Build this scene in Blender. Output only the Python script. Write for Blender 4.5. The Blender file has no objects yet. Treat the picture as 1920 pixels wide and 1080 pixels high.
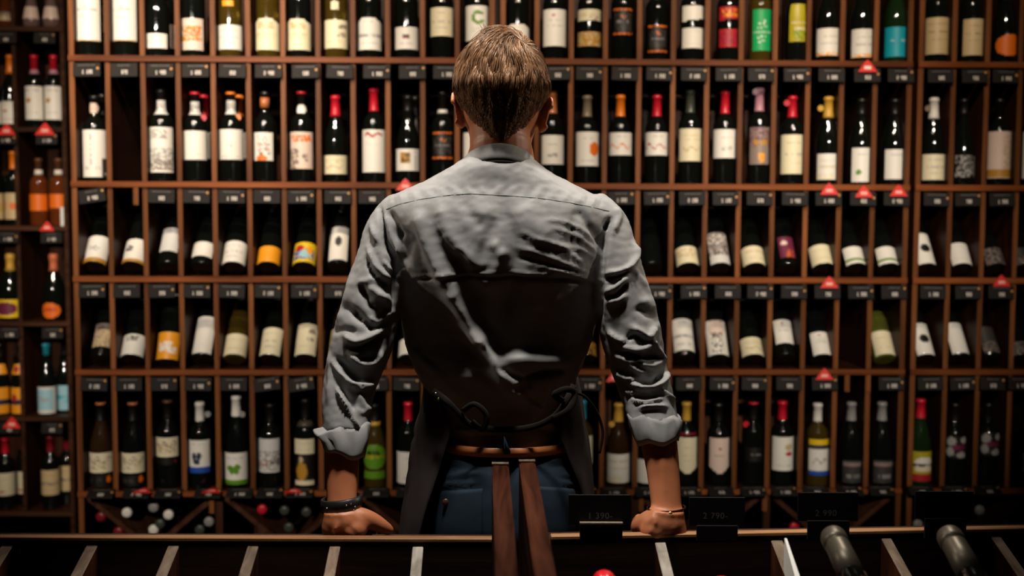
import bpy, bmesh, math, random
import numpy as np
from mathutils import Vector, Matrix, noise
from mathutils.bvhtree import BVHTree
R = math.radians
SC = bpy.context.scene
COL = SC.collection
rnd = random.Random(7)

# ------------------------------------------------------------------ camera
F = 2000.0                                   # focal length in pixels of the 1920 px wide frame
CAM = Vector((0.0, 0.0, 1.42))
PITCH, ROLL = 3.6, 0.2
cam_mat = Matrix.Rotation(R(90 - PITCH), 3, 'X') @ Matrix.Rotation(R(ROLL), 3, 'Z')
cd = bpy.data.cameras.new('camera'); cam = bpy.data.objects.new('camera', cd); COL.objects.link(cam)
cd.sensor_width = 36.0; cd.lens = F / 1920 * 36.0
cam.matrix_world = Matrix.Translation(CAM) @ cam_mat.to_4x4()
cd.clip_start = 0.05; cd.clip_end = 60
cd.dof.use_dof = True; cd.dof.focus_distance = 1.93; cd.dof.aperture_fstop = 2.9
SC.camera = cam

# ------------------------------------------------------------------ world, lamps, exposure
w = bpy.data.worlds.new('world'); SC.world = w; w.use_nodes = True
w.node_tree.nodes['Background'].inputs[0].default_value = (1.0, 0.72, 0.5, 1)
w.node_tree.nodes['Background'].inputs[1].default_value = 0.006
SC.view_settings.view_transform = 'Standard'; SC.view_settings.look = 'None'
SC.view_settings.gamma = 1.0; SC.view_settings.exposure = 0.0
SC.view_settings.use_curve_mapping = False
SC.cycles.use_denoising = True
SC.cycles.max_bounces = 6; SC.cycles.caustics_reflective = False; SC.cycles.caustics_refractive = False
SC.cycles.sample_clamp_indirect = 4.0


def spot(name, loc, target, power, size, blend=0.6, radius=0.05, color=(1, .86, .7)):
    l = bpy.data.lights.new(name, 'SPOT'); l.energy = power; l.spot_size = R(size); l.spot_blend = blend
    l.shadow_soft_size = radius; l.color = color
    o = bpy.data.objects.new(name, l); COL.objects.link(o); o.location = loc
    o.rotation_euler = (Vector(target) - Vector(loc)).to_track_quat('-Z', 'Y').to_euler()
    return o


# ceiling track spots: one straight above the man, a row over the aisle washing the racks, small ones behind the camera
spot('track_spot', (-0.10, 1.61, 3.10), (-0.02, 1.86, 1.2), 235, 42, .8, .11, (1, .93, .85))
spot('track_spot', (-2.2, 2.10, 2.5), (-0.10, 1.98, 1.5), 85, 26, .9, .05, (1, .86, .70))
spot('track_spot', (2.1, 2.15, 2.5), (0.10, 1.98, 1.5), 75, 26, .9, .05, (1, .86, .70))
for x_, e_ in ((-1.6, 90), (-1.0, 135), (-0.45, 110), (0.45, 95), (1.0, 90)):
    spot('track_spot', (x_, 1.95, 3.0), (x_ * 1.1, 3.6, 2.05), e_, 52, .9, .04, (1, .82, .62))
for x_ in (-1.5, -0.5, 0.5, 1.5):
    spot('track_spot', (x_, -0.4, 2.72), (x_ * 1.15, 3.6, 2.05), 26 if x_ < 1 else 7, 34, .6, .045, (1, .90, .78))
spot('track_spot', (-1.35, -0.45, 2.66), (-1.12, 3.6, 1.25), 400, 34, .7, .045, (1, .88, .74))
spot('track_spot', (1.0, -0.45, 2.66), (0.93, 3.6, 1.15), 430, 27, .9, .045, (1, .88, .74))
spot('track_spot', (-0.75, 2.9, 2.9), (-0.30, 2.0, 1.3), 60, 46, .8, .04, (1, .88, .74))
spot('track_spot', (0.85, 2.9, 2.9), (0.30, 2.0, 1.3), 75, 46, .8, .04, (1, .88, .74))

# ------------------------------------------------------------------ projection helpers (photo pixel <-> place in the room)
def ray(px, py):
    return (cam_mat @ Vector(((px - 960) / F, (540 - py) / F, -1.0)))
def P(px, py, Y):                            # the point at depth Y seen at a pixel
    d = ray(px, py); return CAM + d * (Y / d.y)
def PZ(px, py, z):                           # the point at height z seen at a pixel
    d = ray(px, py); return CAM + d * ((z - CAM.z) / d.z)
CM = np.array(cam_mat); CP = np.array(CAM)
def proj(a):                                 # (n,3) -> (n,2) pixels
    c = (np.asarray(a, float) - CP) @ CM
    return np.stack([960 + F * c[:, 0] / -c[:, 2], 540 - F * c[:, 1] / -c[:, 2]], 1)
def proj1(v):
    p = proj([tuple(v)])[0]; return p[0], p[1]

class Frame:                                 # a wall-parallel frame: s along, t into the wall, z up
    def __init__(s_, o, yaw):
        s_.o = Vector((o[0], o[1], 0)); s_.yaw = R(yaw)
        s_.u = Vector((math.cos(s_.yaw), math.sin(s_.yaw), 0)); s_.v = Vector((-math.sin(s_.yaw), math.cos(s_.yaw), 0))
    def w(s_, s, t, z): return s_.o + s_.u * s + s_.v * t + Vector((0, 0, z))
    def px(s_, x, y, t=0):
        d = ray(x, y); k = ((s_.o + s_.v * t - CAM).dot(s_.v)) / d.dot(s_.v)
        p = CAM + d * k - s_.o
        return p.dot(s_.u), p.z

# ------------------------------------------------------------------ materials
MATS = {}
def nodes(m):
    m.use_nodes = True; nt = m.node_tree; return nt, nt.nodes, nt.links, nt.nodes['Principled BSDF']
def mat(name, col, rough=0.5, metal=0.0, coat=0.0, spec=0.5, trans=0.0, emit=0.0, sheen=0.0):
    if name in MATS: return MATS[name]
    m = bpy.data.materials.new(name); nt, N, L, b = nodes(m)
    b.inputs['Base Color'].default_value = (*col, 1); b.inputs['Roughness'].default_value = rough
    b.inputs['Metallic'].default_value = metal; b.inputs['Coat Weight'].default_value = coat
    b.inputs['Specular IOR Level'].default_value = spec; b.inputs['Transmission Weight'].default_value = trans
    if sheen: b.inputs['Sheen Weight'].default_value = sheen
    # fine mottling so that no surface is perfectly even
    nz = N.new('ShaderNodeTexNoise'); nz.inputs['Scale'].default_value = 60
    tc = N.new('ShaderNodeTexCoord'); L.new(tc.outputs['Object'], nz.inputs['Vector'])
    mr = N.new('ShaderNodeMapRange'); mr.inputs[3].default_value = max(0, rough - .06); mr.inputs[4].default_value = min(1, rough + .06)
    L.new(nz.outputs['Fac'], mr.inputs[0]); L.new(mr.outputs[0], b.inputs['Roughness'])
    MATS[name] = m; return m
def wood(name, c1, c2, axis=0, rough=.42, scale=1.0, spec=.14):
    if name in MATS: return MATS[name]
    m = bpy.data.materials.new(name); nt, N, L, b = nodes(m)
    tc = N.new('ShaderNodeTexCoord'); mp = N.new('ShaderNodeMapping'); oi = N.new('ShaderNodeObjectInfo')
    sc = [38 * scale] * 3; sc[axis] = 2.2 * scale; mp.inputs['Scale'].default_value = sc
    L.new(tc.outputs['Object'], mp.inputs['Vector'])
    cb = N.new('ShaderNodeCombineXYZ'); ml = N.new('ShaderNodeMath'); ml.operation = 'MULTIPLY'; ml.inputs[1].default_value = 37
    L.new(oi.outputs['Random'], ml.inputs[0]); L.new(ml.outputs[0], cb.inputs[0]); L.new(ml.outputs[0], cb.inputs[1])
    L.new(cb.outputs[0], mp.inputs['Location'])
    nz = N.new('ShaderNodeTexNoise'); nz.inputs['Scale'].default_value = 1.0; nz.inputs['Detail'].default_value = 6; nz.inputs['Distortion'].default_value = .6
    L.new(mp.outputs[0], nz.inputs['Vector'])
    cr = N.new('ShaderNodeValToRGB'); cr.color_ramp.elements[0].position = .3; cr.color_ramp.elements[1].position = .72
    cr.color_ramp.elements[0].color = (*c1, 1); cr.color_ramp.elements[1].color = (*c2, 1)
    L.new(nz.outputs['Fac'], cr.inputs[0])
    hs = N.new('ShaderNodeHueSaturation'); mr = N.new('ShaderNodeMapRange'); mr.inputs[3].default_value = .72; mr.inputs[4].default_value = 1.25
    L.new(oi.outputs['Random'], mr.inputs[0]); L.new(mr.outputs[0], hs.inputs['Value']); L.new(cr.outputs[0], hs.inputs['Color'])
    L.new(hs.outputs[0], b.inputs['Base Color'])
    b.inputs['Roughness'].default_value = rough; b.inputs['Specular IOR Level'].default_value = spec
    bp = N.new('ShaderNodeBump'); bp.inputs['Strength'].default_value = .25; bp.inputs['Distance'].default_value = .002
    L.new(nz.outputs['Fac'], bp.inputs['Height']); L.new(bp.outputs[0], b.inputs['Normal'])
    MATS[name] = m; return m
def cloth(name, c, rough=.8, scale=900, bump=.15, sheen=.3, var=.12):
    m = bpy.data.materials.new(name); nt, N, L, b = nodes(m)
    tc = N.new('ShaderNodeTexCoord')
    w1 = N.new('ShaderNodeTexWave'); w1.inputs['Scale'].default_value = scale; w1.bands_direction = 'X'; w1.inputs['Distortion'].default_value = 1
    w2 = N.new('ShaderNodeTexWave'); w2.inputs['Scale'].default_value = scale; w2.bands_direction = 'Z'; w2.inputs['Distortion'].default_value = 1
    ad = N.new('ShaderNodeMath'); L.new(tc.outputs['Object'], w1.inputs[0]); L.new(tc.outputs['Object'], w2.inputs[0])
    L.new(w1.outputs['Fac'], ad.inputs[0]); L.new(w2.outputs['Fac'], ad.inputs[1])
    bp = N.new('ShaderNodeBump'); bp.inputs['Strength'].default_value = bump; bp.inputs['Distance'].default_value = .0006
    L.new(ad.outputs[0], bp.inputs['Height']); L.new(bp.outputs[0], b.inputs['Normal'])
    nz = N.new('ShaderNodeTexNoise'); nz.inputs['Scale'].default_value = 55; nz.inputs['Detail'].default_value = 5; L.new(tc.outputs['Object'], nz.inputs[0])
    cr = N.new('ShaderNodeValToRGB'); cr.color_ramp.elements[0].color = (*[x * (1 - var) for x in c], 1); cr.color_ramp.elements[1].color = (*[min(1, x * (1 + var)) for x in c], 1)
    L.new(nz.outputs['Fac'], cr.inputs[0]); L.new(cr.outputs[0], b.inputs['Base Color'])
    b.inputs['Roughness'].default_value = rough; b.inputs['Sheen Weight'].default_value = 0; b.inputs['Specular IOR Level'].default_value = .22
    MATS[name] = m; return m
def print_mat():
    m = bpy.data.materials.new('printed_paper'); nt, N, L, b = nodes(m)
    a = N.new('ShaderNodeAttribute'); a.attribute_name = 'ink'
    L.new(a.outputs['Color'], b.inputs['Base Color']); b.inputs['Roughness'].default_value = .45
    MATS['paper'] = m; return m
def skin_mat():
    m = bpy.data.materials.new('skin'); nt, N, L, b = nodes(m)
    tc = N.new('ShaderNodeTexCoord'); nz = N.new('ShaderNodeTexNoise'); nz.inputs['Scale'].default_value = 26; nz.inputs['Detail'].default_value = 5
    L.new(tc.outputs['Object'], nz.inputs[0])
    cr = N.new('ShaderNodeValToRGB'); cr.color_ramp.elements[0].color = (.36, .115, .045, 1); cr.color_ramp.elements[1].color = (.56, .205, .09, 1)
    L.new(nz.outputs['Fac'], cr.inputs[0]); L.new(cr.outputs[0], b.inputs['Base Color'])
    b.inputs['Roughness'].default_value = .5; b.inputs['Subsurface Weight'].default_value = .25; b.inputs['Subsurface Scale'].default_value = .012
    b.inputs['Subsurface Radius'].default_value = (1, .35, .2)
    n2 = N.new('ShaderNodeTexNoise'); n2.inputs['Scale'].default_value = 420; L.new(tc.outputs['Object'], n2.inputs[0])
    bp = N.new('ShaderNodeBump'); bp.inputs['Strength'].default_value = .2; bp.inputs['Distance'].default_value = .0006
    L.new(n2.outputs['Fac'], bp.inputs['Height']); L.new(bp.outputs[0], b.inputs['Normal'])
    MATS['skin'] = m; return m

W_SHELF = wood('shelf_wood', (.10, .026, .006), (.29, .082, .022), 0)
W_DIV = wood('divider_wood', (.095, .029, .009), (.24, .085, .028), 2)
W_SHADED = wood('shaded_side_wood', (.018, .0055, .003), (.06, .018, .008), 2)  # darker copy of the divider wood: shade between boards put into the colour
W_LEFT = wood('dimmed_brown_wood', (.030, .012, .006), (.085, .034, .017), 0)  # browner wood, toned down too for the dimmer light on that rack
W_BACK = wood('back_wood', (.03, .011, .006), (.085, .032, .016), 2)
W_DARK = wood('dark_stained_wood', (.018, .009, .007), (.05, .024, .016), 0)
W_RAIL = wood('rail_wood', (.20, .085, .035), (.44, .24, .115), 0)
W_GREY = wood('worn_grey_wood', (.09, .06, .042), (.22, .165, .12), 1, .8, 1.6, .05)
W_LIT = wood('lit_grey_wood', (.24, .21, .17), (.50, .45, .38), 1, .6, 1.6)  # lighter copy of the grey wood: the overhead light painted in
W_BEAM = wood('beam_wood', (.014, .004, .002), (.070, .022, .011), 1, .8, 1.6, .02)
W_FLOOR = wood('floor_wood', (.02, .01, .006), (.05, .026, .016), 0)
PAPER = print_mat(); SKIN = skin_mat()
M_TAG = mat('tag_plastic', (.012, .0095, .0085), .6, 0, 0, .2)
M_FIG = mat('tag_print', (.72, .66, .6), .6)
M_HEAD = mat('tag_fine_print', (.16, .15, .145), .6)
M_STICK = mat('tag_sticker', (.55, .25, .05), .5)
M_RED = mat('red_card', (.75, .02, .012), .5)
M_PINK = mat('red_card_print', (.9, .45, .4), .6)
M_BLACK = mat('black_card', (.006, .004, .004), .6, spec=.2)

def V(c): return tuple(c)
# ------------------------------------------------------------------ object helpers
def tag(o, label=None, cat=None, group=None, kind=None):
    if label: o['label'] = label
    if cat: o['category'] = cat
    if group: o['group'] = group
    if kind: o['kind'] = kind
    return o
def link(name, me, parent=None, loc=None, rot=None):
    o = bpy.data.objects.new(name, me); COL.objects.link(o)
    if parent is not None: o.parent = parent
    if loc is not None: o.location = loc
    if rot is not None: o.rotation_euler = rot
    return o
def empty(name, loc=(0, 0, 0), rz=0): 
    o = bpy.data.objects.new(name, None); COL.objects.link(o); o.location = loc; o.rotation_euler = (0, 0, rz); o.empty_display_size = .05; return o
def mesh(name, verts, faces, m, smooth=False):
    me = bpy.data.meshes.new(name); me.from_pydata([tuple(v) for v in verts], [], faces); me.materials.append(m)
    if smooth: me.polygons.foreach_set('use_smooth', [True] * len(me.polygons))
    me.update(); return me
def box_data(x0, x1, y0, y1, z0, z1, b=0.0):
    v = [(x, y, z) for z in (z0, z1) for y in (y0, y1) for x in (x0, x1)]
    f = [(0, 2, 3, 1), (4, 5, 7, 6), (0, 1, 5, 4), (2, 6, 7, 3), (0, 4, 6, 2), (1, 3, 7, 5)]
    return v, f
def box(name, x0, x1, y0, y1, z0, z1, m, parent=None, bev=0.0, rest=None):
    cx, cy, cz = (x0 + x1) / 2, (y0 + y1) / 2, (z0 + z1) / 2      # origin at the piece's own middle
    bm = bmesh.new(); bmesh.ops.create_cube(bm, size=1)
    for v in bm.verts: v.co = Vector((v.co.x * (x1 - x0), v.co.y * (y1 - y0), v.co.z * (z1 - z0)))
    if bev: bmesh.ops.bevel(bm, geom=list(bm.edges), offset=bev, segments=1, affect='EDGES')
    me = bpy.data.meshes.new(name); bm.to_mesh(me); bm.free(); me.materials.append(m)
    if rest:                                 # front face keeps its wood; all others get the painted cell shade
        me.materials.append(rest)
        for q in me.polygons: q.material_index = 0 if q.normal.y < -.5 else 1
    return link(name, me, parent, (cx, cy, cz))
def lathe_mesh(name, prof, m, n=28, extra=None):
    vs, fs = [], []
    for r, z in prof:
        for i in range(n):
            a = 2 * math.pi * i / n; vs.append((r * math.sin(a), -r * math.cos(a), z))
    k = len(prof)
    for j in range(k - 1):
        for i in range(n):
            a, b_ = j * n + i, j * n + (i + 1) % n; fs.append((a, b_, b_ + n, a + n))
    fs.append(tuple(range(n))[::-1]); fs.append(tuple((k - 1) * n + i for i in range(n)))
    me = mesh(name, vs, fs, m, True); return me
def frame_tube(pts, radii, n=16, side=Vector((1, 0, 0)), cap=True):
    """closed tube through pts; radii = (across, thickness) per point"""
    pts = [Vector(p) for p in pts]; vs, fs = [], []
    for i, p in enumerate(pts):
        a = pts[max(0, i - 1)]; b = pts[min(len(pts) - 1, i + 1)]; t = (b - a).normalized()
        s = (side - t * side.dot(t)).normalized(); q = t.cross(s)
        ra, rb = radii[i] if isinstance(radii[i], (tuple, list)) else (radii[i], radii[i])
        for k in range(n):
            an = 2 * math.pi * k / n; vs.append(p + s * ra * math.cos(an) + q * rb * math.sin(an))
    m = len(pts)
    for i in range(m - 1):
        for k in range(n):
            a, b = i * n + k, i * n + (k + 1) % n; fs.append((a, b, b + n, a + n))
    if cap: fs.append(tuple(range(n))[::-1]); fs.append(tuple((m - 1) * n + k for k in range(n)))
    return vs, fs
def smooth_path(pts, radii, sub=5):
    """Catmull-Rom resampling of a path and its radii"""
    pts = [Vector(p) for p in pts]; rr = [Vector((r if isinstance(r, (tuple, list)) else (r, r)) + (0,)) for r in [tuple(x) if isinstance(x, (tuple, list)) else (x, x) for x in radii]]
    op, orr = [], []
    for i in range(len(pts) - 1):
        g = lambda L, j: L[max(0, min(len(L) - 1, j))]
        for k in range(sub):
            t = k / sub
            def cr(L):
                a, b, c, d = g(L, i - 1), g(L, i), g(L, i + 1), g(L, i + 2)
                return .5 * ((2 * b) + (c - a) * t + (2 * a - 5 * b + 4 * c - d) * t * t + (-a + 3 * b - 3 * c + d) * t ** 3)
            op.append(cr(pts)); orr.append(cr(rr))
    op.append(pts[-1]); orr.append(rr[-1])
    return op, [(max(.0005, r.x), max(.0005, r.y)) for r in orr]
def tube_obj(name, pts, radii, m, parent=None, n=10, sub=4, side=Vector((1, 0, 0))):
    p, r = smooth_path(pts, radii, sub); v, f = frame_tube(p, r, n, side)
    return link(name, mesh(name, v, f, m, True), parent)
def remeshed(name, parts, voxel, smooth, m):
    """one continuous skin over overlapping closed lofts"""
    vs, fs = [], []
    for v, f in parts:
        o = len(vs); vs += [tuple(x) for x in v]; fs += [tuple(i + o for i in q) for q in f]
    me = bpy.data.meshes.new(name); me.from_pydata(vs, [], fs)
    bm = bmesh.new(); bm.from_mesh(me); bmesh.ops.recalc_face_normals(bm, faces=bm.faces); bm.to_mesh(me); bm.free()
    o = bpy.data.objects.new(name, me); COL.objects.link(o)
    md = o.modifiers.new('r', 'REMESH'); md.mode = 'VOXEL'; md.voxel_size = voxel; md.adaptivity = 0
    if smooth: s = o.modifiers.new('s', 'SMOOTH'); s.factor = .5; s.iterations = smooth
    dg = bpy.context.evaluated_depsgraph_get(); ev = o.evaluated_get(dg)
    out = bpy.data.meshes.new_from_object(ev); COL.objects.unlink(o); bpy.data.objects.remove(o)
    out.name = name; out.materials.clear(); out.materials.append(m)
    out.polygons.foreach_set('use_smooth', [True] * len(out.polygons)); return out
def ellipsoid(c, r, n=20, m=14, rot=None):
    vs, fs = [], []
    for j in range(1, m):
        ph = math.pi * j / m
        for i in range(n):
            a = 2 * math.pi * i / n; v = Vector((r[0] * math.sin(ph) * math.cos(a), r[1] * math.sin(ph) * math.sin(a), r[2] * math.cos(ph)))
            if rot: v = rot @ v
            vs.append(v + Vector(c))
    top = Vector((0, 0, r[2])); bot = -top
    if rot: top = rot @ top; bot = rot @ bot
    vs.append(top + Vector(c)); vs.append(bot + Vector(c)); T, B = len(vs) - 2, len(vs) - 1
    for j in range(m - 2):
        for i in range(n): a, b = j * n + i, j * n + (i + 1) % n; fs.append((a, a + n, b + n, b))
    for i in range(n): fs.append((T, i, (i + 1) % n)); fs.append((B, (m - 2) * n + (i + 1) % n, (m - 2) * n + i))
    return vs, fs

# ------------------------------------------------------------------ the room
FR = Frame((0, 3.57), 1.6)                   # the long wall of racks
FL = Frame((0, 4.42), 0.0)                   # the rack further back on the left
def quad_slab(name, x0, x1, y0, y1, z0, z1, m):
    o = box(name, x0, x1, y0, y1, z0, z1, m); tag(o, kind='structure'); return o
quad_slab('wall_back', -4.6, 4.2, 4.84, 4.94, 0, 3.2, W_DARK)
quad_slab('wall_left', -4.7, -4.6, -1.6, 4.94, 0, 3.2, W_DARK)
quad_slab('wall_right', 4.2, 4.3, -1.6, 4.94, 0, 3.2, W_DARK)
quad_slab('wall_front', -4.7, 4.3, -1.7, -1.6, 0, 3.2, W_DARK)
quad_slab('ceiling', -4.7, 4.3, -1.7, 4.94, 3.2, 3.3, W_DARK)
fl = tag(empty('floor'), kind='structure')
for i in range(44):
    o = box('floor_plank', -4.6 + i * .2, -4.6 + i * .2 + .197, -1.6, 4.84, -.03, 0 - (i % 3) * .0006, W_FLOOR, fl)

# ------------------------------------------------------------------ wall racks
def zpx(fr, x, y, t=0): return fr.px(x, y, t)[1]
SH = [zpx(FR, 540, y) for y in (112, 347, 524, 698, 925)]     # middle heights of the five shelf edges
TH = .0195
def rack(fr, s0, s1, n, shelves, ztop, depth, label, xbins=0, edges=(1, 1), legs_to=0.0, fw=None):
    E, D_, X_ = (W_SHELF, W_DIV, W_SHADED) if fw is None else (fw, fw, W_SHADED)
    root = empty('wall_rack', fr.w(s0, 0, 0), fr.yaw)
    tag(root, label, 'wine rack', 'wall racks of bottles')
    L = s1 - s0
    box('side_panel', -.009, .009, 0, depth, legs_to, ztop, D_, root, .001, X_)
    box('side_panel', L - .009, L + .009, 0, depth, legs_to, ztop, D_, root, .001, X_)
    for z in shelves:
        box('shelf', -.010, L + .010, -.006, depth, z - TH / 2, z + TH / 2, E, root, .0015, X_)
    box('top_board', -.010, L + .010, -.006, depth, ztop, ztop + .02, W_SHELF, root, .001)
    zz = [ztop + TH / 2] + list(shelves)
    for a, b in zip(zz[:-1], zz[1:]):
        for k in range(1, n):
            x = L * k / n
            box('divider', x - .0085, x + .0085, .004, depth - .012, b + TH / 2, a - TH / 2 - (.0001), D_, root, .001, X_)
    np_ = n * 2
    for k in range(np_):                     # upright planks of the back
        x = L * k / np_; g = L / np_
        box('back_plank', x + .003, x + g - .003, depth - .012 + (k % 3) * .0016, depth, legs_to + .05, ztop, W_BACK, root)
    if xbins:
        zb, zt = .12, shelves[-1] - TH / 2
        box('bottom_board', 0, L, 0, depth, zb - .02, zb, W_DARK, root)
        box('plinth', 0, L, .02, .04, 0.0, zb - .02, W_DARK, root)
        g = L / xbins
        for k in range(xbins):
            if k: box('bin_panel', g * k - .012, g * k + .012, .004, depth - .012, zb, zt, W_BACK, root)
            for sgn in (1, -1):
                hw, hh = g / 2 - .012, (zt - zb) / 2; ln = 2 * math.hypot(hw, hh); an = math.atan2(hh, hw) * sgn
                o = box('cross_board', -ln / 2 + .01, ln / 2 - .01, .008 + (.0 if sgn > 0 else .0), depth - .02, -.008, .008, W_BACK, root)
                o.location = (g * (k + .5), (depth - .012) / 2, (zt + zb) / 2); o.rotation_euler = (0, an, 0)
    return root
def S(x, y=347): return FR.px(x, y)[0]
ZT = 2.40
DEP = .33
UA = (S(139), S(922)); UB = (S(942), S(1700)); UC = (S(1721), S(1721) + (S(1700) - S(942)))
rack(FR, *UA, 12, SH, ZT, DEP, 'reddish-brown wooden wall rack of bottle cells left of the man', 3)
rack(FR, *UB, 12, SH, ZT, DEP, 'reddish-brown wooden wall rack of bottle cells right of the man', 3)
rack(FR, *UC, 12, SH, ZT, DEP, 'dim wooden wall rack of bottle cells at the far right', 3)
SL = [zpx(FL, 60, y) for y in (54, 243, 428, 607, 785, 963)]
lx0, lx1 = FL.px(-150, 428)[0], FL.px(124, 428)[0]
nleft = 3
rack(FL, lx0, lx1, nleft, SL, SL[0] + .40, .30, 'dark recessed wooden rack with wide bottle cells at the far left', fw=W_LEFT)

# ------------------------------------------------------------------ print on labels
def lin(h):
    h = h.lstrip('#'); c = [int(h[i:i + 2], 16) / 255 for i in (0, 2, 4)]
    return np.array([x / 12.92 if x <= .04045 else ((x + .055) / 1.055) ** 2.4 for x in c])
PAL = {'W': 'efeae0', 'C': 'eadfbd', 'T': 'cdb487', 'Y': 'e9c21b', 'G': 'b9862b', 'K': '15120f', 'R': 'b3202a', 'O': 'e8701a', 'B': '1f4fae',
       'N': '1b2440', 'g': '5c8f1d', 'E': '12a35c', 'M': '14a0b4', 'S': 'a8a49e', 'D': '3a3734', 'P': 'e6cdbf', 'L': '9cc9d8', 'V': '6e2340', 'U': '8b7a72', 'A': 'f2a01e', 'y': 'b4a51c', 'F': 'd8d6d2'}
PL = {k: lin(v) for k, v in PAL.items()}
def paint(ops, nu, nv, seed):
    r = random.Random(seed); u = np.linspace(-1, 1, nu)[None, :].repeat(nv, 0); v = np.linspace(0, 1, nv)[:, None].repeat(nu, 1)
    a = np.zeros((nv, nu, 3)); a[:] = PL['W']
    for op in ops:
        k = op[0]
        if k == 'b': a[:] = PL[op[1]]
        elif k == 'r': a[(u >= op[1]) & (u <= op[3]) & (v >= op[2]) & (v <= op[4])] = PL[op[5]]
        elif k == 'e': a[((u - op[1]) / op[3]) ** 2 + ((v - op[2]) / op[4]) ** 2 <= 1] = PL[op[5]]
        elif k == 'o':
            d = np.sqrt(((u - op[1]) / op[3]) ** 2 + ((v - op[2]) / op[4]) ** 2); a[(d <= 1) & (d >= 1 - op[5])] = PL[op[6]]
        elif k == 'c':                       # an open ring, like the letter C
            d = np.sqrt(((u - op[1]) / op[3]) ** 2 + ((v - op[2]) / op[4]) ** 2)
            a[(d <= 1) & (d >= .52) & ~((u > op[1] + op[3] * .35) & (abs(v - op[2]) < op[4] * .38))] = PL[op[5]]
        elif k == 't':                       # a line of small print
            m = (abs(v - op[1]) <= max(op[3], .6 / nv)) & (abs(u) <= op[2]); g = np.array([r.random() > .25 for _ in range(nu)])[None, :].repeat(nv, 0)
            a[m & g] = a[m & g] * .45 + PL[op[4]] * .55
        elif k == 'n':                       # an engraving: mottled ink inside a box
            m = (u >= op[1]) & (u <= op[3]) & (v >= op[2]) & (v <= op[4]); q = np.array([[r.random() for _ in range(nu)] for _ in range(nv)]) > op[6]
            a[m & q] = PL[op[5]]
        elif k == 's':                       # a handwritten stroke
            for i in range(nu):
                uu = u[0, i]
                if op[1] <= uu <= op[3]:
                    vv = op[2] + op[4] * math.sin(uu * 9 + seed); a[abs(v[:, i] - vv) < max(.03, .6 / nv), i] = PL[op[5]]
    return a
T2 = [('t', .2, .55, .02, 'S'), ('t', .5, .6, .02, 'S'), ('t', .72, .45, .015, 'S')]
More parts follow.
